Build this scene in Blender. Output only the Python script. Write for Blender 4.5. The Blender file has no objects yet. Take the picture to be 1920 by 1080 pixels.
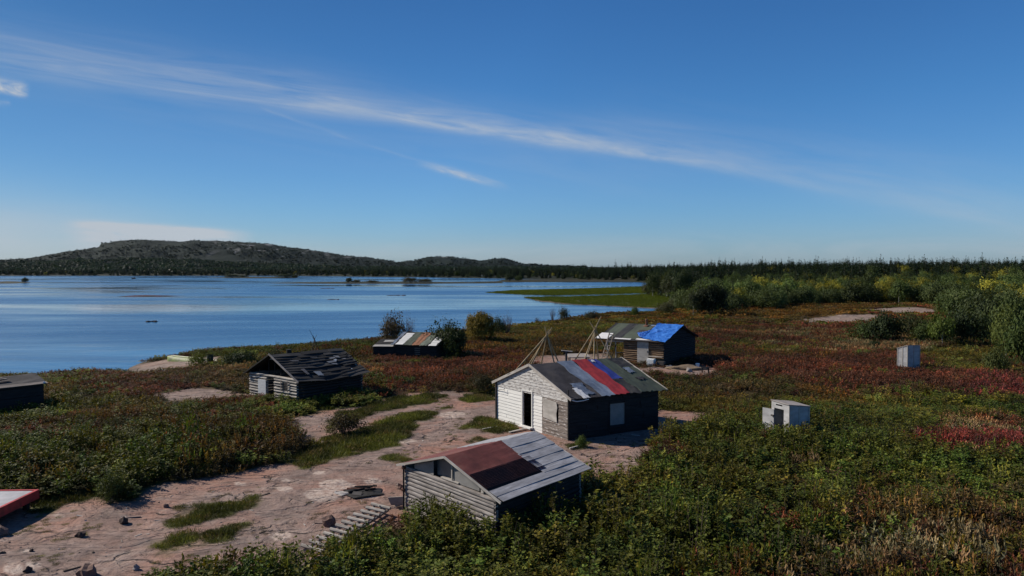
import bpy, math, random
import numpy as np
from mathutils import Vector, Matrix, noise as mnoise
S = bpy.context.scene
COL = S.collection
rnd = random.Random(7)
NR = np.random.default_rng(11)

# ------------------------------------------------------------------ camera
F = 1330.0; CH = 8.0; TP = 35.0/F; PIT = math.atan(TP)
cp, sp = math.cos(PIT), math.sin(PIT)
def ray(px, py):
    u = (px-960)/F; v = (540-py)/F
    return (u, cp+v*sp, -sp+v*cp)
def P(px, py, z):
    d = ray(px, py); t = (z-CH)/d[2]
    return Vector((d[0]*t, d[1]*t, z))
def proj(x, y, z=0.0):
    zc = y*cp-(z-CH)*sp
    zc = np.where(zc > .5, zc, .5)
    return 960+F*x/zc, 540-F*(y*sp+(z-CH)*cp)/zc
cam_d = bpy.data.cameras.new('camera'); cam = bpy.data.objects.new('camera', cam_d); COL.objects.link(cam)
cam.location = (0, 0, CH); cam.rotation_euler = (math.pi/2-PIT, 0, 0)
cam_d.sensor_width = 36; cam_d.lens = 36*F/1920; cam_d.clip_end = 30000; cam_d.clip_start = .1
S.camera = cam

# ------------------------------------------------------------------ numpy noise
_tab = np.random.default_rng(5).random((256, 256))
def vnoise(x, y, seed=0):
    x = np.asarray(x, float)+seed*17.31; y = np.asarray(y, float)+seed*9.17
    xi = np.floor(x).astype(int); yi = np.floor(y).astype(int)
    fx = x-xi; fy = y-yi
    fx = fx*fx*(3-2*fx); fy = fy*fy*(3-2*fy)
    a = _tab[xi & 255, yi & 255]; b = _tab[(xi+1) & 255, yi & 255]
    c = _tab[xi & 255, (yi+1) & 255]; d = _tab[(xi+1) & 255, (yi+1) & 255]
    return (a*(1-fx)+b*fx)*(1-fy)+(c*(1-fx)+d*fx)*fy
def fbm(x, y, o=4, seed=0):
    s = 0; a = .5; n = 0
    for i in range(o):
        s = s+a*vnoise(x*2**i, y*2**i, seed+i*3); n += a; a *= .5
    return s/n
def smooth(t):
    t = np.clip(t, 0, 1); return t*t*(3-2*t)
def sdf(px, py, poly):
    """signed distance, positive inside"""
    px = np.asarray(px, float); py = np.asarray(py, float)
    d2 = np.full(px.shape, 1e18); ins = np.zeros(px.shape, bool)
    n = len(poly)
    for i in range(n):
        x0, y0 = poly[i][:2]; x1, y1 = poly[(i+1) % n][:2]
        ex, ey = x1-x0, y1-y0; wx, wy = px-x0, py-y0
        L = ex*ex+ey*ey
        if L < 1e-12: continue
        t = np.clip((wx*ex+wy*ey)/L, 0, 1)
        d2 = np.minimum(d2, (wx-ex*t)**2+(wy-ey*t)**2)
        c = (y0 <= py) != (y1 <= py)
        xc = x0+(py-y0)/(y1-y0 if y1 != y0 else 1e-9)*ex
        ins ^= c & (px < xc)
    d = np.sqrt(d2)
    return np.where(ins, d, -d)

# ------------------------------------------------------------------ terrain layout
WZ = -2.0
def W(pts, z=WZ): return [tuple(P(a, b, z)[:2]) for a, b in pts]
LAND = W([(-600, 735), (-200, 722), (0, 712), (80, 711), (150, 706), (228, 703), (238, 690), (262, 679), (300, 673), (345, 668), (400, 664), (480, 662), (600, 654), (700, 645),
          (790, 634), (860, 626), (960, 611), (1050, 601), (1150, 594), (1222, 587), (1229, 580), (1260, 577), (1290, 572), (1262, 562), (1215, 553),
          (1232, 545), (1207, 538), (1240, 531), (1190, 528.5), (1080, 525), (1020, 523.5), (950, 522.6), (800, 520), (700, 518.8), (560, 517.4), (300, 517), (0, 517), (-600, 517)]) \
    + [(-6000, 1500), (-6000, 9000), (7000, 9000), (7000, -400), (-500, -400), (-260, 20)]
MARSH = [W([(912, 549), (960, 545), (1100, 541.5), (1205, 538), (1240, 540), (1230, 549), (1150, 552), (1040, 554), (985, 553)]),
         W([(985, 558), (1100, 556), (1190, 553), (1240, 549), (1330, 556), (1330, 577), (1229, 578.5), (1150, 574.5), (1060, 570), (1015, 565)])]
SPITS = [W([(495, 531), (560, 529.6), (640, 528.8), (760, 528.2), (880, 529.3), (935, 527), (945, 531.2), (800, 532), (600, 532.2)]),
         W([(930, 527.5), (950, 524), (1000, 523.8), (1080, 524.4), (1180, 525), (1290, 526), (1290, 528), (1050, 528.6), (960, 529.4)]),
         W([(385, 520.6), (470, 519), (560, 519.6), (555, 521), (450, 521.4)]),
         W([(-60, 529.5), (30, 527.5), (62, 530), (20, 532), (-60, 531.5)]),
         W([(215, 555.2), (285, 553.6), (352, 555), (300, 556.6), (240, 556.8)])]
ROCK = [[(-400, 958), (0, 952), (60, 950), (80, 936), (130, 929), (180, 930), (206, 940), (246, 936), (280, 914), (330, 901), (370, 893), (440, 884), (500, 869), (556, 868),
         (600, 850), (590, 832), (530, 806), (556, 783), (600, 769), (690, 759), (720, 746), (780, 738), (830, 734), (930, 741), (940, 760), (1000, 800), (1067, 805), (1240, 768), (1325, 772), (1330, 794), (1240, 822), (1210, 850),
         (1180, 905), (1110, 908), (1060, 900), (900, 900), (775, 962), (758, 985), (745, 985), (722, 986), (650, 1038), (560, 1064), (380, 1082), (275, 1104), (225, 1300), (-600, 1300)],
        [(286, 742), (318, 734), (352, 729), (400, 731), (450, 736), (470, 742), (425, 750), (380, 749), (330, 754)],
        [(232, 697), (260, 684), (310, 674), (390, 668), (420, 674), (395, 683), (345, 692), (300, 696), (255, 704)],
        [(1480, 602), (1530, 596), (1590, 589), (1650, 590), (1650, 600), (1560, 607), (1500, 606)],
        [(1610, 583), (1650, 578), (1720, 576), (1768, 583), (1740, 588), (1660, 587)],
        [(1225, 694), (1260, 684), (1310, 683), (1350, 696), (1345, 706), (1290, 704), (1250, 703)],
        [(1000, 668), (1140, 662), (1150, 690), (1040, 700), (1000, 690)],
        [(1150, 690), (1260, 690), (1262, 699), (1160, 700)],
        [(1298, 527.5), (1372, 524), (1374, 528), (1310, 532)]]
GRASS = [[(545, 872), (580, 838), (620, 822), (690, 800), (770, 787), (778, 812), (720, 838), (620, 858), (570, 880)],
         [(640, 775), (730, 746), (822, 737), (828, 749), (760, 764), (690, 770), (660, 790), (610, 806)],
         [(690, 792), (780, 769), (832, 764), (795, 785), (720, 797)],
         [(328, 970), (345, 951), (400, 938), (465, 934), (476, 946), (440, 960), (370, 976), (335, 979)],
         [(393, 1002), (430, 984), (467, 974), (455, 986), (425, 1004), (400, 1008)],
         [(280, 1022), (310, 1003), (352, 1002), (356, 1012), (310, 1028)],
         [(75, 952), (95, 938), (130, 928), (185, 927), (130, 946), (85, 959)],
         [(878, 803), (900, 782), (935, 788), (985, 805), (930, 808)],
         [(868, 822), (900, 812), (908, 826), (880, 830)],
         [(716, 862), (745, 857), (757, 864), (730, 868)], [(1075, 836), (1100, 826), (1115, 838), (1090, 843)],
         [(860, 742), (920, 736), (925, 748), (880, 752)]]
GRASSW = [[tuple(P(a, b, 0)[:2]) for a, b in pl] for pl in GRASS]
PALE = [(624, 908, 24, 9), (612, 928, 34, 12), (533, 917, 14, 5), (645, 912, 20, 6), (527, 1001, 18, 7), (25, 1062, 26, 14), (60, 1057, 18, 12), (52, 1033, 12, 4), (236, 968, 10, 3),
        (700, 902, 16, 4), (535, 899, 6, 2), (112, 965, 10, 3), (690, 930, 16, 4), (600, 885, 12, 3), (450, 905, 12, 3), (845, 775, 26, 5), (760, 825, 18, 4)]

def ground_z(x, y):
    x = np.asarray(x, float); y = np.asarray(y, float)
    s = sdf(x, y, LAND)
    far = smooth((y-230)/150)
    w = 24+26*far
    top = 0+1.2*far
    z = np.where(s > 0, WZ-.04+(top-WZ)*smooth(np.sqrt(np.clip(s/w, 0, 1))*.85+.15*np.clip(s/w, 0, 1))*1.0, np.maximum(WZ-.12+.14*s, WZ-3))
    z = z+np.where(s > 0, np.clip(s-60, 0, 1e4)*.004*far*np.clip(1.2-y/900, 0, 1), 0)
    # gentle relief away from the huts
    rel = (fbm(x/14, y/14, 3, 2)-.5)*np.clip((np.hypot(x, y)-60)/60, 0, 1)*1.4+(fbm(x/2.5, y/2.5, 3, 5)-.5)*.16
    z = z+np.where(s > 4, rel, rel*.25)*np.clip(s/6+.3, .12, 1)
    z = z+np.where(s > 4, 3.0*smooth((x-80)/90)*smooth((y-120)/130), 0)
    # mound in the right meadow
    z = z+.45*np.exp(-(((x-55)/26)**2+((y-118)/16)**2))
    for m in MARSH:
        q = sdf(x, y, m); z = np.where(q > -2, np.maximum(np.where(q > 0, WZ+.12, WZ-.3+.2*(q+2)), np.where(s > 6, z, -9)), z)
    for m in SPITS:
        q = sdf(x, y, m); z = np.where(q > -3, np.maximum(z, WZ-.25+.3*smooth((q+3)/3)+.35*smooth(q/8)), z)
    return z
def gp(px, py):
    d = ray(px, py); t = (-CH)/d[2]*.9
    for i in range(24):
        x, y = d[0]*t, d[1]*t
        z = float(ground_z(np.array([x]), np.array([y]))[0])
        tn = (z-CH)/d[2]
        t = t*.4+tn*.6
    x, y = d[0]*t, d[1]*t
    return Vector((x, y, float(ground_z(np.array([x]), np.array([y]))[0])))

ROCKW = [[tuple((gp(a, b) if b < 760 else P(a, b, 0))[:2]) for a, b in pl] for pl in ROCK]
# ------------------------------------------------------------------ node helpers
def newmat(name):
    m = bpy.data.materials.new(name); m.use_nodes = True
    nt = m.node_tree; nt.nodes.clear()
    out = nt.nodes.new('ShaderNodeOutputMaterial')
    return m, nt, out
class N:
    """thin wrapper to chain shader nodes"""
    def __init__(s, nt): s.nt = nt
    def node(s, t, **kw):
        n = s.nt.nodes.new(t)
        for k, v in kw.items(): setattr(n, k, v)
        return n
    def link(s, a, b): s.nt.links.new(a, b)
    def setin(s, n, i, v):
        if isinstance(v, bpy.types.NodeSocket): s.nt.links.new(v, n.inputs[i])
        elif v is not None:
            if isinstance(v, (tuple, list)) and n.inputs[i].type == 'RGBA' and len(v) == 3: v = (*v, 1)
            n.inputs[i].default_value = v
    def m(s, op, a, b=None, c=None, clamp=False):
        n = s.node('ShaderNodeMath', operation=op, use_clamp=clamp)
        s.setin(n, 0, a)
        if b is not None: s.setin(n, 1, b)
        if c is not None: s.setin(n, 2, c)
        return n.outputs[0]
    def vm(s, op, a, b=None):
        n = s.node('ShaderNodeVectorMath', operation=op)
        s.setin(n, 0, a)
        if b is not None: s.setin(n, 1, b)
        return n.outputs['Value'] if op in ('DOT_PRODUCT', 'LENGTH') else n.outputs[0]
    def ramp(s, f, stops, interp='LINEAR'):
        n = s.node('ShaderNodeValToRGB'); n.color_ramp.interpolation = interp
        e = n.color_ramp.elements
        while len(e) < len(stops): e.new(.5)
        for k, (p, c) in enumerate(stops):
            e[k].position = p
            if isinstance(c, (int, float)): c = (c, c, c)
            e[k].color = (*c[:3], 1)
        s.setin(n, 0, f); return n.outputs[0]
    def mix(s, f, a, b, blend='MIX'):
        n = s.node('ShaderNodeMix', data_type='RGBA', blend_type=blend)
        s.setin(n, 0, f); s.setin(n, 6, a); s.setin(n, 7, b)
        return n.outputs[2]
    def noise(s, vec, scale, detail=4, rough=.55, dist=0, dim='3D'):
        n = s.node('ShaderNodeTexNoise', noise_dimensions=dim)
        if vec is not None: s.link(vec, n.inputs['Vector'])
        n.inputs['Scale'].default_value = scale; n.inputs['Detail'].default_value = detail
        n.inputs['Roughness'].default_value = rough; n.inputs['Distortion'].default_value = dist
        return n.outputs[0]
    def scalev(s, vec, v):
        n = s.node('ShaderNodeMapping'); s.link(vec, n.inputs[0]); n.inputs['Scale'].default_value = v
        return n.outputs[0]
    def bsdf(s, color, rough=.8, spec=.3, normal=None, metal=0):
        n = s.node('ShaderNodeBsdfPrincipled')
        s.setin(n, 'Base Color', color); s.setin(n, 'Roughness', rough); s.setin(n, 'Specular IOR Level', spec); s.setin(n, 'Metallic', metal)
        if normal is not None: s.link(normal, n.inputs['Normal'])
        return n
    def bump(s, h, strength=.5, dist=.02):
        n = s.node('ShaderNodeBump'); s.link(h, n.inputs['Height']); n.inputs['Strength'].default_value = strength; n.inputs['Distance'].default_value = dist
        return n.outputs[0]

def wood(name, c1, c2, c3=None, paint=None, paint_amt=.5, rough=.85, across=22, bump=.35):
    """weathered boards: UV.x runs along the board, UV.y across it"""
    m, nt, out = newmat(name); n = N(nt)
    uv = n.node('ShaderNodeTexCoord').outputs['UV']
    g = n.noise(n.scalev(uv, (1.3, across, 1)), 1.6, 5, .65)
    g2 = n.noise(n.scalev(uv, (.6, 2.3, 1)), 1.3, 3, .6)
    col = n.ramp(g, [(.28, c1), (.55, c2), (.78, c3 or c2)])
    col = n.mix(n.ramp(g2, [(.35, 0), (.7, .55)]), col, tuple(x*.45 for x in c1))
    if paint:
        pm = n.noise(n.scalev(uv, (2.2, 9, 1)), 1.7, 6, .7)
        pm = n.ramp(pm, [(.62-paint_amt*.38, 1), (.70-paint_amt*.38, 0)])
        pc = n.ramp(g, [(.25, tuple(x*.72 for x in paint)), (.6, paint)])
        col = n.mix(pm, pc, col)
    b = n.bsdf(col, rough, .25, n.bump(g, bump, .01))
    n.link(b.outputs[0], out.inputs[0]); return m
def plain(name, c, rough=.7, spec=.3, var=.25, scale=3, metal=0, bump=.15, dirt=None):
    m, nt, out = newmat(name); n = N(nt)
    oc = n.node('ShaderNodeTexCoord').outputs['Object']
    g = n.noise(oc, scale, 5, .65)
    col = n.ramp(g, [(.3, tuple(x*(1-var) for x in c)), (.7, tuple(min(1, x*(1+var)) for x in c))])
    if dirt:
        g2 = n.noise(oc, scale*.45, 6, .7)
        col = n.mix(n.ramp(g2, [(.48, 0), (.62, 1)]), col, dirt)
    b = n.bsdf(col, rough, spec, n.bump(n.m('ADD', g, n.m('MULTIPLY', n.noise(oc, scale*4, 4, .6, 1.5), .35)), bump, .03), metal)
    n.link(b.outputs[0], out.inputs[0]); return m

# ------------------------------------------------------------------ mesh builder
class MB:
    def __init__(s): s.v = []; s.f = []; s.mi = []; s.uv = []; s.grp = []
    def add(s, vs, fs, mi=0, fr=None, off=(0, 0)):
        s.grp.append((len(s.v), len(s.f))); b = len(s.v); s.v += [tuple(v) for v in vs]
        for f in fs:
            s.f.append(tuple(b+i for i in f)); s.mi.append(mi)
            if fr:
                O, U, V = fr
                s.uv.append([((Vector(vs[i])-O).dot(U)+off[0], (Vector(vs[i])-O).dot(V)+off[1]) for i in f])
            else:
                s.uv.append([(vs[i][0]+off[0], vs[i][1]+vs[i][2]+off[1]) for i in f])
    def box(s, O, a, b, c, mi=0, off=None):
        """parallelepiped from corner O with edge vectors a (grain), b, c"""
        O, a, b, c = Vector(O), Vector(a), Vector(b), Vector(c)
        if a.cross(b).dot(c) < 0: O = O+c; c = -c
        vs = [O, O+a, O+a+b, O+b, O+c, O+a+c, O+a+b+c, O+b+c]
        U = a.normalized(); Vv = b.normalized()+c.normalized()
        s.add(vs, [(0, 3, 2, 1), (4, 5, 6, 7), (0, 1, 5, 4), (1, 2, 6, 5), (2, 3, 7, 6), (3, 0, 4, 7)], mi, (O, U, Vv), off or (rnd.random()*9, rnd.random()*9))
    def beam(s, p0, p1, w, t, up=(0, 0, 1), mi=0):
        p0, p1, up = Vector(p0), Vector(p1), Vector(up)
        a = p1-p0; b = a.cross(up)
        if b.length < 1e-5: b = a.cross(Vector((1, 0, 0)))
        b = b.normalized()*w; c = b.cross(a).normalized()*t
        s.box(p0-b/2-c/2, a, b, c, mi)
    def tube(s, p0, p1, r0, r1=None, n=8, mi=0, cap=True):
        p0, p1 = Vector(p0), Vector(p1); r1 = r0 if r1 is None else r1
        a = (p1-p0).normalized(); b = a.orthogonal().normalized(); c = a.cross(b)
        L = (p1-p0).length; vs = []
        for p, r in ((p0, r0), (p1, r1)):
            for k in range(n):
                t = 2*math.pi*k/n; vs.append(p+(b*math.cos(t)+c*math.sin(t))*r)
        fs = [(k, (k+1) % n, n+(k+1) % n, n+k) for k in range(n)]
        if cap: fs += [tuple(range(n-1, -1, -1)), tuple(range(n, 2*n))]
        s.add(vs, fs, mi, (p0, a, b+c), (rnd.random()*9, rnd.random()*9))
    def path(s, pts, rs, n=6, mi=0):
        for i in range(len(pts)-1): s.tube(pts[i], pts[i+1], rs[i], rs[i+1], n, mi, cap=True)
    def sheet(s, P00, P10, P11, P01, th, n=None, nu=8, nv=8, fn=None, mi=0, off=(0, 0), ej=0):
        """thick sheet between four corners; u runs P00->P10, v runs P00->P01; fn(u,v)->lift"""
        P00, P10, P11, P01 = map(Vector, (P00, P10, P11, P01))
        if n is None: n = (P10-P00).cross(P01-P00).normalized()
        if n.z < 0: n = -n
        b = len(s.v); top = []; bot = []; uvs = []
        Lu = (P10-P00).length; Lv = (P01-P00).length
        for j in range(nv+1):
            for i in range(nu+1):
                u, v = i/nu, j/nv
                p = P00*(1-u)*(1-v)+P10*u*(1-v)+P11*u*v+P01*(1-u)*v
                h = fn(u, v) if fn else 0
                if ej:
                    q = Vector((v*6+off[0]*5, off[1], (i > nu/2)*4.)); p = p+(P10-P00).normalized()*ej*mnoise.noise(q)*(abs(2*u-1)); p = p+(P01-P00).normalized()*ej*mnoise.noise(Vector((u*5, off[0]*3, 9.)))*(v**3)
                top.append(p+n*(h+th)); bot.append(p+n*h); uvs.append((u*Lu+off[0], v*Lv+off[1]))
        s.v += [tuple(q) for q in top+bot]; K = len(top)
        idx = lambda i, j: j*(nu+1)+i
        def face(q, uvq):
            s.f.append(tuple(b+a for a in q)); s.mi.append(mi); s.uv.append([uvs[k] for k in uvq])
        flip = (P10-P00).cross(P01-P00).dot(n) < 0
        for j in range(nv):
            for i in range(nu):
                q = [idx(i, j), idx(i+1, j), idx(i+1, j+1), idx(i, j+1)]
                if flip: q = q[::-1]
                face(q, q); face([K+a for a in q[::-1]], q[::-1])
        ring = [idx(i, 0) for i in range(nu+1)]+[idx(nu, j) for j in range(1, nv+1)]+[idx(i, nv) for i in range(nu-1, -1, -1)]+[idx(0, j) for j in range(nv-1, 0, -1)]
        for k in range(len(ring)):
            a, c = ring[k], ring[(k+1) % len(ring)]
            q = [a, K+a, K+c, c]
            if flip: q = q[::-1]
            face(q, [x % K for x in q])
    def blob(s, c, r, mi=0, sub=2, amp=.25, seed=0, cut=None):
        import bmesh
        bm = bmesh.new(); bmesh.ops.create_icosphere(bm, subdivisions=sub, radius=1)
        vs = []
        for v in bm.verts:
            k = 1+amp*(mnoise.noise(v.co*1.3+Vector((seed*3.1, seed, 0)))*1.6)
            p = Vector((v.co.x*r[0]*k, v.co.y*r[1]*k, v.co.z*r[2]*k))
            vs.append(Vector(c)+p)
        fs = [tuple(x.index for x in f.verts) for f in bm.faces]; bm.free()
        s.add(vs, fs, mi)
    def build(s, name, mats, base=(0, 0, 0), parent=None, smooth=False):
        me = bpy.data.meshes.new(name); b = Vector(base)
        me.from_pydata([(v[0]-b.x, v[1]-b.y, v[2]-b.z) for v in s.v], [], s.f)
        if not isinstance(mats, (list, tuple)): mats = [mats]
        for m in mats: me.materials.append(m)
        me.polygons.foreach_set('material_index', s.mi)
        uvl = me.uv_layers.new(name='UVMap')
        uvl.data.foreach_set('uv', [c for f in s.uv for p in f for c in p])
        if smooth: me.polygons.foreach_set('use_smooth', [True]*len(me.polygons))
        me.update()
        o = bpy.data.objects.new(name, me); COL.objects.link(o)
        if parent: o.parent = parent
        else: o.location = b
        return o
def tag(o, label=None, cat=None, group=None, kind=None):
    if label: o['label'] = label
    if cat: o['category'] = cat
    if group: o['group'] = group
    if kind: o['kind'] = kind
    return o
class Thing:
    def __init__(s, name, label, cat, base, group=None):
        s.o = bpy.data.objects.new(name, None); COL.objects.link(s.o); s.o.empty_display_size = .2
        s.b = Vector(base); s.o.location = s.b; tag(s.o, label, cat, group)
    def part(s, name, mb, mats, parent=None, label=None, smooth=False):
        o = mb.build(name, mats, s.b, parent or s.o, smooth)
        if label: o['label'] = label
        return o
    def parts(s, name, mb, mats, parent=None, label=None):
        """each piece added to mb becomes a part of its own"""
        g = mb.grp+[(len(mb.v), len(mb.f))]
        for (v0, f0), (v1, f1) in zip(g[:-1], g[1:]):
            m = MB(); m.v = mb.v[v0:v1]; m.f = [tuple(i-v0 for i in f) for f in mb.f[f0:f1]]; m.mi = mb.mi[f0:f1]; m.uv = mb.uv[f0:f1]
            o = m.build(name, mats, s.b, parent or s.o)
            if label: o['label'] = label
def solo(name, mb, mats, label, cat, base, group=None, smooth=False):
    return tag(mb.build(name, mats, base, None, smooth), label, cat, group)

def plank_wall(mb, O, U, Nn, rows, outline, openings=(), prof='plank', t=.03, mi=0, gap=.006, jit=.01, split=0, ends=0, seed=0, sag=0):
    """boards or logs across a wall. O corner on the ground, U unit along the wall, Nn unit outward,
    rows = list of z edges, outline(z)->(u0,u1), openings = (u0,u1,z0,z1)"""
    r = random.Random(seed)
    Z = Vector((0, 0, 1))
    for k in range(len(rows)-1):
        z0, z1 = rows[k]+gap, rows[k+1]
        a0, b0 = outline(z0); a1, b1 = outline(z1)
        if b0-a0 < .05: continue
        if b1 < a1: a1 = b1 = (a1+b1)/2
        segs = [(0., 1.)]
        W0 = b0-a0
        zm = (z0+z1)/2
        for (u0, u1, y0, y1) in openings:
            if y0 < zm < y1:
                ns = []
                for (s0, s1) in segs:
                    f0, f1 = (u0-a0)/W0, (u1-a0)/W0
                    if f1 <= s0 or f0 >= s1: ns.append((s0, s1)); continue
                    if f0 > s0: ns.append((s0, f0))
                    if f1 < s1: ns.append((f1, s1))
                segs = ns
        if split:
            ns = []
            for (s0, s1) in segs:
                if (s1-s0)*W0 > 1.2 and r.random() < split:
                    q = s0+(s1-s0)*r.uniform(.3, .7); ns += [(s0, q-.003), (q+.003, s1)]
                else: ns.append((s0, s1))
            segs = ns
        for (s0, s1) in segs:
            if (s1-s0)*W0 < .03: continue
            dz0, dz1 = r.uniform(-jit, jit), r.uniform(-jit, jit)
            tt = t*r.uniform(.8, 1.2)
            H = z1-z0
            if prof == 'log': pr = [(-.05, 0), (tt*.45, 0.02*H), (tt*.85, .22*H), (tt, .5*H), (tt*.85, .8*H), (tt*.45, .98*H), (-.05, H)]
            else: pr = [(-.05, 0), (tt, 0), (tt*.35, H), (-.05, H)]
            e0 = -ends*r.uniform(.6, 1.2) if (ends and s0 < .001) else 0
            e1 = ends*r.uniform(.6, 1.2) if (ends and s1 > .999) else 0
            nseg = 4 if sag else 1
            vs = []
            for q in range(nseg+1):
                w = q/nseg; s_ = s0+(s1-s0)*w
                for (nn, zz) in pr:
                    f = zz/H
                    A, B = a0*(1-f)+a1*f, b0*(1-f)+b1*f
                    u = A+(B-A)*s_+(e0 if q == 0 else e1 if q == nseg else 0)
                    dz = dz0*(1-w)+dz1*w+(sag*math.sin((s_+.13*k)*5) if sag else 0)
                    vs.append(Vector(O)+U*u+Nn*nn+Z*(z0+zz+dz))
            n = len(pr); fs = []
            for q in range(nseg):
                for i in range(n):
                    j = (i+1) % n
                    fs.append((q*n+i, q*n+j, (q+1)*n+j, (q+1)*n+i))
            fs.append(tuple(range(n-1, -1, -1))); fs.append(tuple(range(nseg*n, nseg*n+n)))
            # orient outward
            c = sum(vs, Vector())/len(vs)
            f = fs[1]; nrm = (vs[f[1]]-vs[f[0]]).cross(vs[f[2]]-vs[f[0]])
            if nrm.dot(vs[f[0]]-c) < 0: fs = [x[::-1] for x in fs]
            mb.add(vs, fs, mi, (Vector(O), U, Z+Nn*.3), (r.random()*20, r.random()*20))
def rowz(z0, z1, h, seed=0, j=.15):
    r = random.Random(seed); n = max(1, round((z1-z0)/h)); e = [z0]
    ws = [1+r.uniform(-j, j) for _ in range(n)]; t = sum(ws)
    for w in ws: e.append(e[-1]+(z1-z0)*w/t)
    return e
# ------------------------------------------------------------------ light
SUN_H = Vector((-.93, .37)).normalized(); SUN_EL = math.radians(34)
sd = Vector((SUN_H.x*math.cos(SUN_EL), SUN_H.y*math.cos(SUN_EL), math.sin(SUN_EL)))
sl = bpy.data.lights.new('sun', 'SUN'); sl.energy = 5.0; sl.angle = math.radians(.55); sl.color = (1, .93, .82)
so = bpy.data.objects.new('sun', sl); COL.objects.link(so); so.rotation_euler = sd.to_track_quat('Z', 'Y').to_euler(); so.location = (0, 0, 60)

wd = bpy.data.worlds.new('World'); S.world = wd; wd.use_nodes = True
nt = wd.node_tree; nt.nodes.clear(); n = N(nt)
wo = n.node('ShaderNodeOutputWorld'); bg = n.node('ShaderNodeBackground'); n.link(bg.outputs[0], wo.inputs[0])
sky = n.node('ShaderNodeTexSky', sky_type='NISHITA'); sky.sun_disc = False
sky.sun_elevation = SUN_EL; sky.sun_rotation = math.atan2(SUN_H.x, SUN_H.y)
sky.air_density = 1.0; sky.dust_density = .6; sky.ozone_density = 2.2; sky.altitude = 200
D = n.vm('NORMALIZE', n.node('ShaderNodeTexCoord').outputs['Generated'])
def dirv(px, py): return Vector(ray(px, py)).normalized()
def band(a, b, w_up, w_dn, s0, s1, fade, amp, streak=(3, 60), seed=0., wig=.004):
    """a streak of cirrus along the great circle through two sky directions"""
    A, B = dirv(*a), dirv(*b); nn = A.cross(B).normalized()
    if nn.z < 0: nn = -nn
    T = (B-A*A.dot(B)).normalized(); L = math.acos(A.dot(B))
    dist = n.vm('DOT_PRODUCT', D, tuple(nn))
    al = n.m('ARCTAN2', n.vm('DOT_PRODUCT', D, tuple(T)), n.vm('DOT_PRODUCT', D, tuple(A)))
    t = n.m('DIVIDE', al, L)
    c = n.node('ShaderNodeCombineXYZ'); n.link(al, c.inputs[0]); n.link(dist, c.inputs[1]); c.inputs[2].default_value = seed
    wn = n.noise(n.scalev(c.outputs[0], (5, 8, 1)), 1, 3, .5)
    dd = n.m('ADD', dist, n.m('MULTIPLY', n.m('SUBTRACT', wn, .5), wig))
    up = n.m('MULTIPLY', n.m('MAXIMUM', dd, 0), 1/w_up); dn = n.m('MULTIPLY', n.m('MAXIMUM', n.m('MULTIPLY', dd, -1), 0), 1/w_dn)
    q = n.m('ADD', up, dn)
    prof = n.m('POWER', 2.718, n.m('MULTIPLY', n.m('MULTIPLY', q, q), -1))
    rot = n.node('ShaderNodeMapping'); n.link(c.outputs[0], rot.inputs[0]); rot.inputs['Rotation'].default_value = (0, 0, .12); rot.inputs['Scale'].default_value = (streak[0], streak[1], 1)
    st = n.noise(rot.outputs[0], 1, 6, .62, .6)
    st = n.ramp(st, [(.34, 0), (.68, 1)])
    e0 = n.node('ShaderNodeMapRange', interpolation_type='SMOOTHSTEP'); n.link(t, e0.inputs[0]); e0.inputs[1].default_value = s0; e0.inputs[2].default_value = s0+fade
    e1 = n.node('ShaderNodeMapRange', interpolation_type='SMOOTHSTEP'); n.link(t, e1.inputs[0]); e1.inputs[1].default_value = s1; e1.inputs[2].default_value = s1-fade
    r = n.m('MULTIPLY', prof, n.m('MULTIPLY', e0.outputs[0], e1.outputs[0]))
    r = n.m('MULTIPLY', r, n.m('ADD', n.m('MULTIPLY', st, .88), .12))
    return n.m('MULTIPLY', r, amp)
bands = [
    band((60, 122), (700, 212), .034, .014, -.6, 1.15, .5, .42, (5, 70), 1.),
    band((560, 192), (1000, 258), .026, .010, -.35, 1.6, .5, .42, (6, 60), 2.),
    band((700, 214), (1340, 309), .014, .006, -.3, 1.25, .5, .48, (14, 60), 2.5, .006),
    band((1180, 280), (1700, 380), .05, .009, -.4, 1.6, .6, .26, (5, 40), 3.),
    band((250, 185), (1200, 330), .05, .045, -.4, 1.3, .5, .13, (3, 22), 8.),
    band((778, 304), (958, 353), .0050, .0045, -.04, 1.03, .45, 1.0, (20, 90), 4., .002),
    band((520, 213), (660, 263), .003, .002, -.3, 1.05, .3, .28, (12, 60), 5., .001),
    band((600, 245), (958, 353), .002, .002, -.0, .7, .3, .12, (12, 60), 5.5, .001),
    band((-60, 153), (56, 176), .0075, .004, -.6, 1.02, .2, 2.6, (16, 70), 6., .004),
    band((-30, 194), (24, 195), .003, .003, -.6, 1.0, .2, .5, (16, 70), 6.5, .003),
    band((120, 421), (420, 437), .005, .030, -.05, 1.25, .35, 2.4, (6, 30), 7., .006),
    band((-900, 440), (300, 450), .045, .03, -2, 1.3, .8, .75, (2, 10), 9., .01),
    band((300, 478), (2300, 470), .022, .03, -1, 1.4, .5, .40, (3, 20), 10., .01),
    band((1500, 345), (2300, 490), .03, .03, -.2, 1.4, .5, .14, (4, 14), 11., .01)]
tot = bands[0]
for b_ in bands[1:]: tot = n.m('ADD', tot, b_)
tot = n.m('MINIMUM', tot, .92)
sz = n.node('ShaderNodeSeparateXYZ'); n.link(D, sz.inputs[0])
air = n.ramp(sz.outputs[2], [(0, (.84, 1.16, 1.78)), (.08, (.70, 1.17, 1.76)), (.22, (.51, 1.11, 1.70)), (.5, (.36, .92, 1.56))])
ca_ = n.vm('DOT_PRODUCT', D, tuple(sd)); air = n.mix(1.0, air, n.ramp(ca_, [(0, 1.06), (.45, .92), (.8, .62), (1, .5)]), 'MULTIPLY')
skyc = n.mix(1.0, sky.outputs[0], air, 'MULTIPLY')
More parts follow.
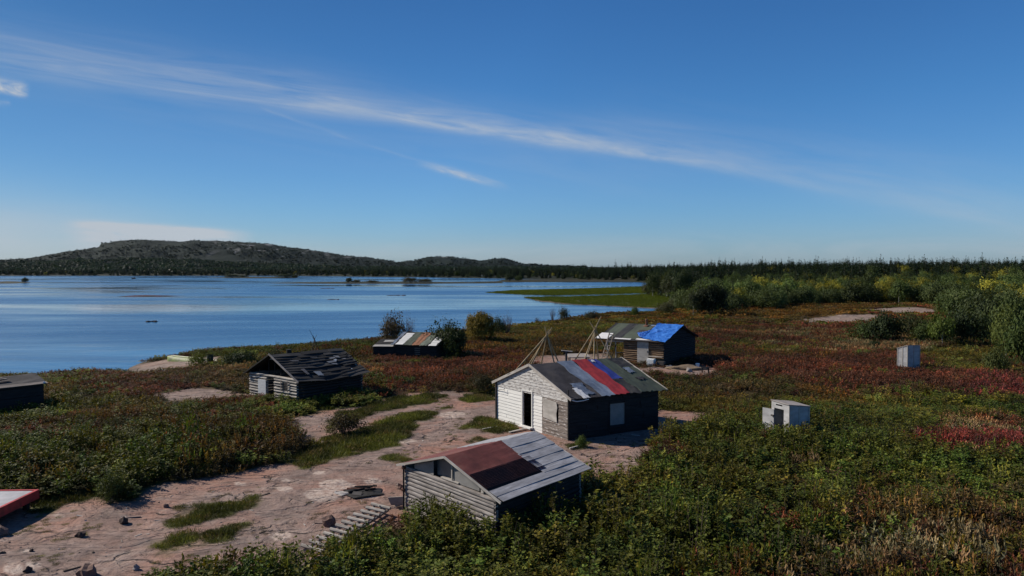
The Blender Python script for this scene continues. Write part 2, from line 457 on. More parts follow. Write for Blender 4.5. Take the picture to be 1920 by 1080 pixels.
mixc = n.mix(tot, skyc, (7.6, 8.3, 9.2))
n.link(mixc, bg.inputs[0]); bg.inputs[1].default_value = .0525
S.view_settings.view_transform = 'Standard'; S.view_settings.look = 'None'; S.view_settings.exposure = .28; S.view_settings.gamma = 1

# ------------------------------------------------------------------ vegetation colour zones
KC = np.array([(.076, .086, .015), (.135, .138, .016), (.100, .088, .019), (.074, .050, .020), (.112, .043, .027), (.150, .040, .038), (.130, .098, .060), (.125, .072, .020)])
G_, Y_, O_, B_, R_, C_, T_, A_ = range(8)
BL = [  # px, py, rx, ry, kind, weight
    (150, 860, 330, 90, G_, 3.0), (420, 790, 200, 60, G_, 1.8), (130, 848, 120, 26, Y_, 4), (80, 815, 140, 26, R_, 2.2), (230, 790, 200, 30, B_, 2.5), (470, 830, 90, 50, B_, 2.5),
    (30, 780, 110, 25, G_, 3), (300, 715, 150, 20, R_, 3.5), (250, 745, 260, 16, O_, 3), (420, 705, 120, 20, B_, 3), (340, 695, 160, 12, T_, 2), (150, 716, 90, 9, Y_, 6), (240, 712, 60, 8, O_, 3), (130, 733, 60, 6, T_, 3), (360, 745, 240, 14, B_, 1.5),
    (640, 742, 110, 16, G_, 6), (560, 765, 100, 20, G_, 3), (450, 760, 80, 20, R_, 3), (700, 720, 60, 14, G_, 3), (780, 705, 110, 34, R_, 4.5), (745, 695, 90, 16, T_, 2.2), (880, 715, 70, 22, B_, 5), (900, 735, 60, 8, G_, 5),
    (900, 680, 90, 24, R_, 5), (960, 655, 110, 16, A_, 6), (820, 680, 80, 16, R_, 3), (600, 668, 120, 8, A_, 3), (430, 675, 80, 12, G_, 4), (760, 668, 80, 8, Y_, 3),
    (1020, 635, 100, 12, A_, 4), (1020, 625, 120, 10, O_, 4), (1080, 612, 130, 9, O_, 5), (1180, 598, 110, 8, A_, 3.5), (1230, 592, 90, 10, O_, 4), (1080, 650, 60, 14, B_, 5),
    (1350, 603, 120, 8, O_, 3), (1450, 588, 150, 9, A_, 8), (1600, 578, 160, 7, A_, 6), (1640, 600, 90, 6, O_, 3), (1470, 600, 90, 6, B_, 5), (1720, 580, 90, 6, T_, 1.5), (1700, 592, 100, 6, R_, 2.5),
    (1450, 618, 180, 10, R_, 4), (1560, 620, 140, 12, C_, .9), (1500, 628, 190, 14, T_, 2.3), (1380, 625, 100, 14, B_, 3), (1420, 648, 140, 10, O_, 3), (1650, 652, 90, 8, T_, 3.5), (1450, 662, 140, 10, A_, 2),
    (1560, 680, 210, 17, R_, 8), (1450, 640, 160, 14, R_, 3), (880, 690, 120, 20, R_, 2.5), (1300, 640, 80, 14, R_, 2), (1400, 688, 120, 14, R_, 3), (1720, 712, 170, 16, R_, 6), (1860, 725, 110, 16, C_, 4.2), (1640, 705, 160, 12, R_, 5), (1830, 672, 120, 16, O_, 5), (1800, 660, 60, 8, Y_, 1.5), (1340, 700, 60, 20, B_, 3),
    (1380, 730, 140, 20, B_, 3), (1300, 730, 100, 20, A_, 1.6), (1330, 760, 120, 20, O_, 4), (1600, 748, 140, 12, A_, 2.2), (1640, 765, 120, 16, O_, 3), (1800, 765, 110, 18, Y_, 2.6), (1850, 775, 110, 20, G_, 5),
    (1850, 838, 100, 22, C_, 5.5), (1820, 806, 80, 14, T_, 3), (1860, 800, 60, 12, R_, 3), (1760, 826, 60, 14, R_, 4), (1600, 810, 170, 40, G_, 4), (1400, 860, 200, 70, G_, 4.5), (1260, 860, 120, 40, G_, 5),
    (1220, 880, 50, 30, R_, 2.8), (1320, 910, 60, 30, B_, 1.4), (1500, 885, 70, 14, T_, 2.4), (1580, 930, 120, 30, B_, 3.2), (1520, 975, 60, 26, B_, 3), (1660, 985, 110, 30, B_, 3.4), (1850, 890, 110, 40, G_, 4.5), (1700, 880, 90, 40, G_, 2.5),
    (1850, 980, 110, 50, B_, 2.6), (1700, 1060, 200, 40, T_, 1.7), (1850, 1050, 120, 50, O_, 3), (1590, 1050, 90, 30, Y_, 4.5), (1430, 1040, 100, 50, G_, 4), (1150, 1040, 300, 80, G_, 6), (700, 1060, 350, 80, G_, 6), (1300, 980, 120, 60, G_, 2.5),
    (740, 975, 30, 20, R_, 2.4), (860, 1060, 30, 14, B_, 1.2), (300, 1075, 60, 20, B_, 1.4), (1180, 965, 50, 20, O_, 2), (900, 800, 60, 30, O_, 4), (1400, 800, 60, 20, O_, 2.5)]
def zones(x, y):
    x = np.asarray(x, float); y = np.asarray(y, float)
    px, py = proj(x, y, ground_z(x, y)+.2)
    w = np.zeros((8,)+x.shape)
    w[G_] += .55; w[O_] += .5; w[B_] += .6; w[R_] += .28; w[A_] += .2; w[T_] += .06; w[Y_] += .12
    ex = (fbm(x/6, y/6, 3, 21)-.5)*50; ey = (fbm(x/6, y/6, 3, 22)-.5)*18
    for bx, by, rx, ry, k, ww in BL:
        d = ((px+ex-bx)/rx)**2+((py+ey-by)/ry)**2
        w[k] += ww*1.5*np.exp(-d*1.1)
    for k in range(8):
        w[k] *= np.exp(3.4*(fbm(x/4.2+k*31, y/4.2-k*13, 4, 30+k)-.5))*np.exp(1.4*(fbm(x/15+k*7, y/15, 2, 50+k)-.5))
    w /= w.sum(0)
    return w

# ------------------------------------------------------------------ ground sheet
def wcurve(q, lo, hi): return smooth((q-lo)/(hi-lo))
def masks(x, y):
    px, py = proj(x, y)
    near = 1/np.clip(np.hypot(x, y)/40, .5, 4)
    wob = (fbm(x/.9, y/.9, 3, 61)-.5)*1.1
    rock = np.full(x.shape, -99.)
    for pl in ROCKW: rock = np.maximum(rock, sdf(x, y, pl))
    rock = rock+wob*np.clip(np.hypot(x, y)/40, .6, 2)
    gr = np.full(x.shape, -99.)
    for pl in GRASSW: gr = np.maximum(gr, sdf(x, y, pl))
    gr = gr+wob*1.5+(fbm(x/.35, y/.35, 2, 62)-.5)*.5
    s = sdf(x, y, LAND)
    return rock, gr, s
rad = [0.0]; r_ = 4.0
while r_ < 9000:
    rad.append(r_); r_ *= 1.03 if r_ < 12 else 1.0068 if r_ < 260 else 1.02
rad = np.array(rad)
ang = np.concatenate([np.arange(-49, 49.01, .2), np.arange(52, 309, 4)])
ang = np.radians(ang)
RR, AA = np.meshgrid(rad[1:], ang, indexing='ij')
gx = RR*np.sin(AA); gy = RR*np.cos(AA)
gz = ground_z(gx, gy)
rk, gr, ss = masks(gx, gy)
na = len(ang); nr = len(rad)-1
V = np.stack([gx.ravel(), gy.ravel(), gz.ravel()], 1)
V = np.vstack([V, [[0, 0, float(ground_z(np.array([0.]), np.array([0.]))[0])]]])
i, j = np.meshgrid(np.arange(nr-1), np.arange(na), indexing='ij')
j2 = (j+1) % na
Q = np.stack([i*na+j, i*na+j2, (i+1)*na+j2, (i+1)*na+j], -1).reshape(-1, 4)[:, ::-1]
jj = np.arange(na); Tt = np.stack([np.full(na, len(V)-1), (jj+1) % na, jj], 1)
me = bpy.data.meshes.new('ground')
me.vertices.add(len(V)); me.vertices.foreach_set('co', V.ravel())
nl = Q.size+Tt.size; me.loops.add(nl); me.loops.foreach_set('vertex_index', np.concatenate([Q.ravel(), Tt.ravel()]).astype(np.int32))
me.polygons.add(len(Q)+len(Tt))
ls = np.concatenate([np.arange(len(Q))*4, Q.size+np.arange(len(Tt))*3]).astype(np.int32)
me.polygons.foreach_set('loop_start', ls)
me.polygons.foreach_set('use_smooth', np.ones(len(ls), bool)); me.update(calc_edges=True); me.validate()
def fattr(name, arr):
    a = me.attributes.new(name, 'FLOAT', 'POINT'); a.data.foreach_set('value', np.append(arr.ravel(), 0).astype(np.float32))
dist_ = np.hypot(gx, gy)
rockm = wcurve(rk, -.25, .25)*(1-wcurve(gr, -.3, .4))
shore = np.where((ss < 3.5) & (dist_ < 230), wcurve(-ss, -2.2, -.3), 0)
marshm = np.zeros(gx.shape)
for m_ in MARSH: marshm = np.maximum(marshm, wcurve(sdf(gx, gy, m_), -.5, 2))
ppx, ppy = proj(gx, gy)
pale = np.zeros(gx.shape)
wx_ = (fbm(gx/1.2, gy/1.2, 4, 71)-.5)
for a_, b_, c_, d_ in PALE:
    q = ((ppx-a_)/c_)**2+((ppy-b_)/d_)**2
    pale = np.maximum(pale, wcurve(1.25-q+wx_*2.4, 0, .35))
zw = zones(gx, gy); vc = np.tensordot(np.moveaxis(zw, 0, -1), KC, 1)
vc[marshm > .5] = (.030, .042, .006)
spit = np.zeros(gx.shape)
for m_ in SPITS: spit = np.maximum(spit, wcurve(sdf(gx, gy, m_), -1, 3))
vc[spit > .3] = (.05, .045, .02)
q_ = sdf(gx, gy, SPITS[4]) > -2; vc[q_] = (.09, .02, .03)
vc = np.where(((dist_ > 260) & (marshm < .3) & (spit < .3))[..., None], np.array([.028, .034, .016]), vc)
fattr('rockm', rockm); fattr('pale', pale); fattr('shore', shore); fattr('grassm', wcurve(gr, -.3, .3)); fattr('marshm', marshm)
ca = me.attributes.new('vegc', 'FLOAT_COLOR', 'POINT')
cc = np.concatenate([vc.reshape(-1, 3), [[.05, .04, .02]]]); cc = np.hstack([cc, np.ones((len(cc), 1))])
ca.data.foreach_set('color', cc.ravel().astype(np.float32))
gm, nt, out = newmat('ground'); n = N(nt)
def at(name, t='GEOMETRY'):
    a = n.node('ShaderNodeAttribute', attribute_type=t); a.attribute_name = name; return a
pos = n.node('ShaderNodeNewGeometry').outputs['Position']
big = n.noise(pos, .22, 4, .6); mid = n.noise(pos, .9, 5, .65, .6); fine = n.noise(pos, 7, 5, .7)
strk = n.noise(n.scalev(pos, (.5, 2.2, 1)), 1.2, 5, .65, .8)
rc = n.ramp(mid, [(.28, (.085, .066, .060)), (.42, (.15, .120, .108)), (.55, (.20, .158, .142)), (.72, (.26, .220, .203))])
rc = n.mix(n.ramp(big, [(.44, 0), (.62, .8)]), rc, (.25, .138, .104))
rc = n.mix(n.ramp(strk, [(.52, 0), (.68, .5)]), rc, (.20, .185, .172))
rc = n.mix(n.ramp(fine, [(.35, .55), (.5, 0)]), rc, (.10, .07, .06))
blot = n.noise(pos, .55, 6, .7, 1.2)
rc = n.mix(n.ramp(blot, [(.60, 0), (.66, .65)]), rc, (.055, .045, .038))
rc = n.mix(n.ramp(n.noise(pos, 2.3, 5, .75, .4), [(.62, 0), (.70, .5)]), rc, (.30, .28, .26))
st2 = n.noise(n.scalev(pos, (.35, 1.6, 1)), .9, 7, .72, 1.5)
rc = n.mix(n.ramp(st2, [(.58, 0), (.66, .55)]), rc, (.10, .076, .064))
rc = n.mix(n.ramp(n.noise(pos, 22, 4, .7), [(.3, .35), (.5, 0)]), rc, (.06, .045, .04))
cr = n.node('ShaderNodeTexVoronoi', feature='DISTANCE_TO_EDGE'); n.link(n.vm('ADD', n.scalev(pos, (.32, .75, 1)), n.vm('MULTIPLY', n.node('ShaderNodeTexNoise').outputs['Color'], (.0, .0, 0))), cr.inputs['Vector']); cr.inputs['Scale'].default_value = .62
wob = n.node('ShaderNodeTexNoise'); n.link(pos, wob.inputs['Vector']); wob.inputs['Scale'].default_value = .8; wob.inputs['Detail'].default_value = 5
n.link(n.vm('ADD', n.scalev(pos, (.32, .75, 1)), n.vm('MULTIPLY', wob.outputs['Color'], (1.5, 1.5, 0))), cr.inputs['Vector'])
crk = n.m('MULTIPLY', n.ramp(cr.outputs[0], [(.004, 1), (.03, 0)]), n.ramp(n.noise(pos, .9, 5), [(.44, 0), (.62, .9)]))
rc = n.mix(crk, rc, (.02, .016, .012))
sy_ = n.node('ShaderNodeSeparateXYZ'); n.link(pos, sy_.inputs[0]); fr_ = n.node('ShaderNodeMapRange'); n.link(sy_.outputs[1], fr_.inputs[0]); fr_.inputs[1].default_value = 40; fr_.inputs[2].default_value = 85; fr_.inputs[4].default_value = .75
rc = n.mix(fr_.outputs[0], rc, n.ramp(mid, [(.35, (.12, .10, .085)), (.65, (.24, .21, .185))]))
rc = n.mix(n.m('MULTIPLY', at('pale').outputs['Fac'], n.ramp(n.noise(pos, 3.5, 5, .7), [(.35, .15), (.55, .9)])), rc, n.ramp(fine, [(.3, (.24, .21, .19)), (.7, (.42, .38, .345))]))
rc = n.mix(1.0, rc, (1.26, 1.12, 1.04), 'MULTIPLY')
vn = n.noise(pos, 1.4, 5, .7); 
vg = n.mix(1.0, at('vegc').outputs['Color'], n.ramp(vn, [(.25, .22), (.75, .85)]), 'MULTIPLY')
mg = n.ramp(n.noise(n.scalev(pos, (.02, .05, 1)), 1, 5, .6), [(.3, (.040, .058, .003)), (.5, (.060, .082, .005)), (.7, (.085, .10, .008))])
vg = n.mix(at('marshm').outputs['Fac'], vg, mg)
gc = n.mix(at('rockm').outputs['Fac'], vg, rc)
gc = n.mix(n.m('MULTIPLY', at('grassm').outputs['Fac'], .9), gc, n.ramp(fine, [(.3, (.03, .035, .01)), (.7, (.10, .11, .03))]))
gc = n.mix(n.m('MULTIPLY', at('shore').outputs['Fac'], .7), gc, n.ramp(mid, [(.35, (.06, .05, .04)), (.6, (.16, .12, .09))]))
ledge = n.ramp(n.noise(n.scalev(pos, (.28, .8, 1)), .8, 6, .6, .8), [(.40, 0), (.43, .35), (.52, .45), (.55, .85), (.7, 1)])
hh = n.m('ADD', n.m('ADD', n.m('MULTIPLY', mid, .6), n.m('MULTIPLY', ledge, .5)), n.m('ADD', n.m('MULTIPLY', fine, .12), n.m('MULTIPLY', crk, -.35)))
b = n.bsdf(gc, .9, .15, n.bump(hh, 1.0, .22)); n.link(b.outputs[0], out.inputs[0])
me.materials.append(gm)
go = bpy.data.objects.new('ground', me); COL.objects.link(go); tag(go, kind='structure')

# ------------------------------------------------------------------ lake
wm, nt, out = newmat('water'); n = N(nt)
pos = n.node('ShaderNodeNewGeometry').outputs['Position']
w1 = n.noise(n.scalev(pos, (.9, 1.5, 1)), 1.1, 4, .6); w2 = n.noise(n.scalev(pos, (.12, .3, 1)), 1, 3, .5)
hgt = n.m('ADD', n.m('MULTIPLY', w1, .3), n.m('MULTIPLY', w2, 1.2))
calm = n.noise(n.scalev(pos, (.006, .02, 1)), 1, 5, .62, .4)
calmr = n.ramp(calm, [(.40, 1), (.60, .12)])
bm_ = n.node('ShaderNodeBump'); n.link(hgt, bm_.inputs['Height']); n.link(n.m('MULTIPLY', calmr, .42), bm_.inputs['Strength']); bm_.inputs['Distance'].default_value = .35
b = n.bsdf((.016, .075, .18), .16, .5, bm_.outputs[0]); b.inputs['IOR'].default_value = 1.33
n.link(n.m('MULTIPLY', calmr, .30), b.inputs['Roughness'])
n.link(b.outputs[0], out.inputs[0])
wb = MB(); wb.add([(-9000, -600, WZ), (9000, -600, WZ), (9000, 9000, WZ), (-9000, 9000, WZ)], [(0, 1, 2, 3)])
tag(wb.build('water', wm), kind='structure')

# ------------------------------------------------------------------ plants
def leafmat(name, inst):
    m, nt, out = newmat(name); n = N(nt)
    if inst:
        a = n.node('ShaderNodeAttribute', attribute_type='INSTANCER'); a.attribute_name = 'tint'; c = a.outputs['Color']
    else: c = n.node('ShaderNodeObjectInfo').outputs['Color']
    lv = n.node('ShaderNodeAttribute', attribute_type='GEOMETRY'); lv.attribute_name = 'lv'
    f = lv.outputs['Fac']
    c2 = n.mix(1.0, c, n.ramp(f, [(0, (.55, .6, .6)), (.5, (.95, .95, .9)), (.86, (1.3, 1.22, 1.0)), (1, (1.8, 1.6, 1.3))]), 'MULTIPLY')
    b = n.bsdf(c2, .6, .10)
    tr = n.node('ShaderNodeBsdfTranslucent'); n.link(n.mix(1.0, c2, (1.2, 1.15, .5), 'MULTIPLY'), tr.inputs[0])
    mx = n.node('ShaderNodeMixShader'); mx.inputs[0].default_value = .22; n.link(b.outputs[0], mx.inputs[1]); n.link(tr.outputs[0], mx.inputs[2])
    n.link(mx.outputs[0], out.inputs[0]); return m
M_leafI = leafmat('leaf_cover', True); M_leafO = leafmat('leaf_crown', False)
M_stem = plain('stem', (.09, .07, .05), .9, .2); M_birch = plain('pale_bark', (.30, .28, .25), .8, .2, .4, 6)
def leafmesh(name, C, Nrm, Up, size, asp, mat, r, extra=None, lvv=None):
    """one kite-shaped blade per centre; C centres, Up blade direction, Nrm facing"""
    C = np.asarray(C, float); k = len(C)
    Up = Up/np.linalg.norm(Up, axis=1, keepdims=True)
    side = np.cross(Up, Nrm); side /= (np.linalg.norm(side, axis=1, keepdims=True)+1e-9)
    size = np.broadcast_to(size, (k,))[:, None]
    nn = np.cross(side, Up)
    a = C-Up*size*.5; b = C+side*size*asp*.5+nn*size*.08; c = C+Up*size*.5; d = C-side*size*asp*.5+nn*size*.08
    V = np.stack([a, b, c, d], 1).reshape(-1, 3); Fq = np.arange(k*4).reshape(-1, 4)
    lv = r.random(k) if lvv is None else lvv
    lvf = np.repeat(lv, 4)
    vs = V.tolist(); fs = Fq.tolist(); mi = [0]*k
    if extra:
        b0 = len(vs); vs += [list(v) for v in extra.v]; fs += [[b0+i for i in f] for f in extra.f]; mi += [1]*len(extra.f)
        lvf = np.concatenate([lvf, np.full(len(extra.v), .5)])
    me = bpy.data.meshes.new(name); me.from_pydata(vs, [], fs)
    me.materials.append(mat)
    if extra: me.materials.append(M_stem)
    me.polygons.foreach_set('material_index', mi)
    at_ = me.attributes.new('lv', 'FLOAT', 'POINT'); at_.data.foreach_set('value', lvf.astype(np.float32))
    me.update(); return me
def leafy(name, stems, per, h, rr, ls, seed, mat=None):
    r = np.random.default_rng(seed); C = []; U = []
    ex = MB()
    for s_ in range(stems):
        a = r.random()*6.28; q = rr*math.sqrt(r.random()); top = np.array([q*math.cos(a), q*math.sin(a), h*r.uniform(.65, 1.05)*(1-.25*(q/rr)**2)])
        bot = np.array([top[0]*.35, top[1]*.35, 0])
        ex.tube(bot.tolist(), top.tolist(), .006, .003, 3, cap=False)
        t = r.uniform(.25, 1.03, per)**.8
        c = bot+(top-bot)*t[:, None]; an = r.random(per)*6.28
        o = np.stack([np.cos(an), np.sin(an), r.uniform(-.2, .5, per)], 1)
        C.append(c+o*ls*r.uniform(.4, 1.1, per)[:, None]); U.append(o)
    C = np.concatenate(C); U = np.concatenate(U)+r.normal(0, .15, C.shape)
    Nn = np.array([0, 0, 1.])+r.normal(0, .45, C.shape)
    return leafmesh(name, C, Nn, U, ls*r.uniform(.7, 1.3, len(C)), .62, mat or M_leafI, r, ex)
def stalks(name, cnt, per, h, rr, ls, seed, plume=0., mat=None):
    r = np.random.default_rng(seed); C = []; U = []; L = []; SZ = []; AS = []
    ex = MB()
    for s_ in range(cnt):
        a = r.random()*6.28; q = rr*math.sqrt(r.random()); b0 = np.array([q*math.cos(a), q*math.sin(a), 0])
        ln = r.normal(0, .10, 2); hh = h*r.uniform(.7, 1.1); top = b0+np.array([ln[0]*hh, ln[1]*hh, hh])
        ex.tube(b0.tolist(), top.tolist(), .006, .003, 3, cap=False)
        t = r.uniform(.2, .95, per); an = r.random(per)*6.28
        o = np.stack([np.cos(an), np.sin(an), r.uniform(.2, 1.1, per)], 1)
        C.append(b0+(top-b0)*t[:, None]+o*ls*.45); U.append(o); L.append(r.random(per)*.8); SZ.append(ls*r.uniform(.7, 1.3, per)); AS.append(np.full(per, .3))
        if r.random() < plume:
            k = 5; t = np.linspace(.82, 1.08, k)
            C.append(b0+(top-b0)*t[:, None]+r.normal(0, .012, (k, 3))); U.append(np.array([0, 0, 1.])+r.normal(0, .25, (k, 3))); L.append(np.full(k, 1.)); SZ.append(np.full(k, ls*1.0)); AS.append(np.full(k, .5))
    C = np.concatenate(C); U = np.concatenate(U)
    return leafmesh(name, C, r.normal(0, 1, C.shape), U, np.concatenate(SZ), .34, mat or M_leafI, r, ex, np.concatenate(L))
def grass(name, cnt, h, rr, seed, lean=.35, mat=None):
    r = np.random.default_rng(seed)
    a = r.random(cnt)*6.28; q = rr*np.sqrt(r.random(cnt)); hh = h*r.uniform(.5, 1.1, cnt)
    U = np.stack([r.normal(0, lean, cnt), r.normal(0, lean, cnt), np.ones(cnt)], 1); U /= np.linalg.norm(U, axis=1, keepdims=True)
    C = np.stack([q*np.cos(a), q*np.sin(a), np.zeros(cnt)], 1)+U*hh[:, None]*.48
    return leafmesh(name, C, r.normal(0, 1, C.shape)*np.array([1, 1, .1]), U, hh, .07, mat or M_leafI, r)
def crownpts(r, n_cl, per, rx, rz, zc, cl, flat=1.0, shell=.55):
    C = []; Nn = []
    ph = r.random(6)*6.28
    for _ in range(n_cl):
        d = r.normal(0, 1, 3); d /= np.linalg.norm(d)
        if d[2] < -.55: d[2] *= -.6
        az = math.atan2(d[1], d[0]); lob = 1+flat*.22*math.sin(2*az+ph[0])+flat*.16*math.sin(3*az+ph[1]+2*d[2])
        q = (shell+(1-shell)*r.random())*lob*r.uniform(.82, 1.12)
        c = np.array([d[0]*rx*q, d[1]*rx*q, zc+d[2]*rz*q])
        p = c+r.normal(0, cl, (per, 3))*np.array([1, 1, .75])
        C.append(p); Nn.append(d+r.normal(0, .55, (per, 3))+np.array([0, 0, .3]))
    C = np.concatenate(C); Nn = np.concatenate(Nn); C[:, 2] = np.where(C[:, 2] < .03, np.abs(C[:, 2])+.05, C[:, 2])
    return C, Nn
def crown(name, seed, n_cl, per, rx, rz, zc, cl, ls, mat, asp=.7, flat=1.0, shell=.55):
    r = np.random.default_rng(seed); C, Nn = crownpts(r, n_cl, per, rx, rz, zc, cl, flat, shell)
    U = np.cross(Nn, r.normal(0, 1, C.shape))
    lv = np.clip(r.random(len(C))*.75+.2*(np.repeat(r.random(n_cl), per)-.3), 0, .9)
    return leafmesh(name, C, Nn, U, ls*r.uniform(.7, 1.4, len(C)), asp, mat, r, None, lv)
def spruce(name, seed, h, w, lay, mat, low=1.):
    r = np.random.default_rng(seed); C = []; U = []; Nn = []; SZ = []
    for k in range(lay):
        t = k/lay; z = h*(.06+.92*t); rad_ = w*(1-t)**.8*r.uniform(.7, 1.15)+.08
        nb = max(4, int(9*(1-t)+4))
        for q in range(nb):
            a = r.random()*6.28; d = np.array([math.cos(a), math.sin(a), -.28+.35*t])
            for s_ in ((.35, .7, 1.0) if rad_ > .5 else (.6,)):
                C.append(np.array([0, 0, z])+d*rad_*s_*.8+r.normal(0, .06, 3)); U.append(d+r.normal(0, .2, 3)); Nn.append([0, 0, 1]+r.normal(0, .6, 3)); SZ.append(rad_*.5+.18)
    C.append(np.array([0, 0, h*.98])); U.append(np.array([0, 0, 1.])); Nn.append([1, 0, 0]); SZ.append(.6)
    return leafmesh(name, np.array(C), np.array(Nn), np.array(U), np.array(SZ), .5, mat, r, None)
def proto(name, me):
    o = bpy.data.objects.new(name, me); return o
PR = {
    'leafA': proto('pA', leafy('leafy_plant', 9, 26, .95, .42, .10, 1)), 'leafB': proto('pB', leafy('leafy_plant', 7, 28, .85, .36, .105, 2)), 'leafC': proto('pC', leafy('leafy_plant', 8, 22, 1.15, .36, .085, 3)),
    'leafL': proto('pL', leafy('leafy_clump', 16, 20, .85, .62, .12, 4)), 'leafF': proto('pF', leafy('leafy_clump', 18, 12, .8, 1.0, .26, 5)),
    'stA': proto('pS', stalks('stalk_plant', 16, 13, .85, .45, .12, 6, .35)), 'stL': proto('pT', stalks('stalk_clump', 26, 7, .8, .8, .17, 7, .35)), 'stF': proto('pU', stalks('stalk_clump', 34, 4, .75, 1.2, .32, 8, .35)),
    'plA': proto('pV', stalks('plume_grass', 22, 7, .95, .45, .13, 9, 1.)), 'plL': proto('pW', stalks('plume_clump', 26, 4, .9, .8, .18, 10, 1.)),
    'grA': proto('pX', grass('grass_tuft', 90, .62, .42, 11)), 'grL': proto('pY', grass('grass_clump', 110, .6, .9, 12, .4)), 'grS': proto('pZ', grass('short_grass', 110, .20, .26, 13, .6)),
}
def scatter(name, pts, rot, scl, kinds, tint, protos, label=None, cat=None):
    me = bpy.data.meshes.new(name); me.vertices.add(len(pts)); me.vertices.foreach_set('co', np.asarray(pts, np.float32).ravel())
    a = me.attributes.new('rot', 'FLOAT_VECTOR', 'POINT'); a.data.foreach_set('vector', np.asarray(rot, np.float32).ravel())
    a = me.attributes.new('scl', 'FLOAT_VECTOR', 'POINT'); a.data.foreach_set('vector', np.asarray(scl, np.float32).ravel())
    a = me.attributes.new('knd', 'INT', 'POINT'); a.data.foreach_set('value', np.asarray(kinds, np.int32))
    t4 = np.hstack([np.asarray(tint), np.ones((len(pts), 1))]).astype(np.float32)
    a = me.attributes.new('tint', 'FLOAT_COLOR', 'POINT'); a.data.foreach_set('color', t4.ravel())
    o = bpy.data.objects.new(name, me); COL.objects.link(o)
    ng = bpy.data.node_groups.new(name, 'GeometryNodeTree')
    ng.interface.new_socket('Geometry', in_out='INPUT', socket_type='NodeSocketGeometry'); ng.interface.new_socket('Geometry', in_out='OUTPUT', socket_type='NodeSocketGeometry')
    gi = ng.nodes.new('NodeGroupInput'); gout = ng.nodes.new('NodeGroupOutput'); L = ng.links.new
    def na(nm, ty):
        q = ng.nodes.new('GeometryNodeInputNamedAttribute'); q.data_type = ty; q.inputs['Name'].default_value = nm; return q.outputs[0]
    er = ng.nodes.new('FunctionNodeEulerToRotation'); L(na('rot', 'FLOAT_VECTOR'), er.inputs[0]); sc = na('scl', 'FLOAT_VECTOR'); kn = na('knd', 'INT')
    jn = ng.nodes.new('GeometryNodeJoinGeometry')
    for k, pr in enumerate(protos):
        cm = ng.nodes.new('FunctionNodeCompare'); cm.data_type = 'INT'; cm.operation = 'EQUAL'; L(kn, cm.inputs[2]); cm.inputs[3].default_value = k
        ip = ng.nodes.new('GeometryNodeInstanceOnPoints'); oi = ng.nodes.new('GeometryNodeObjectInfo'); oi.inputs[0].default_value = PR[pr]; oi.inputs['As Instance'].default_value = True
        L(gi.outputs[0], ip.inputs['Points']); L(cm.outputs[0], ip.inputs['Selection']); L(oi.outputs['Geometry'], ip.inputs['Instance']); L(er.outputs[0], ip.inputs['Rotation']); L(sc, ip.inputs['Scale'])
        L(ip.outputs[0], jn.inputs[0])
    L(jn.outputs[0], gout.inputs[0])
    md = o.modifiers.new('scatter', 'NODES'); md.node_group = ng
    tag(o, label, cat, None, 'stuff'); return o

def gritmat():
    m, nt, out = newmat('grit'); n = N(nt); a = n.node('ShaderNodeAttribute', attribute_type='INSTANCER'); a.attribute_name = 'tint'
    b = n.bsdf(a.outputs['Color'], .9, .2); n.link(b.outputs[0], out.inputs[0]); return m
M_grit = gritmat()
def _m(mb):
    o = mb.build('grit', M_grit); me = o.data; bpy.data.objects.remove(o); return me
g1 = MB(); g1.blob((0, 0, 0), (1, 1, 1), 0, 1, .5, 3); PR['grit'] = proto('pg1', _m(g1))
g1 = MB(); g1.box((-2.2, -.5, -.2), (4.4, .6, .2), (0, 1, 0), (0, 0, .5)); PR['chip'] = proto('pg2', _m(g1))
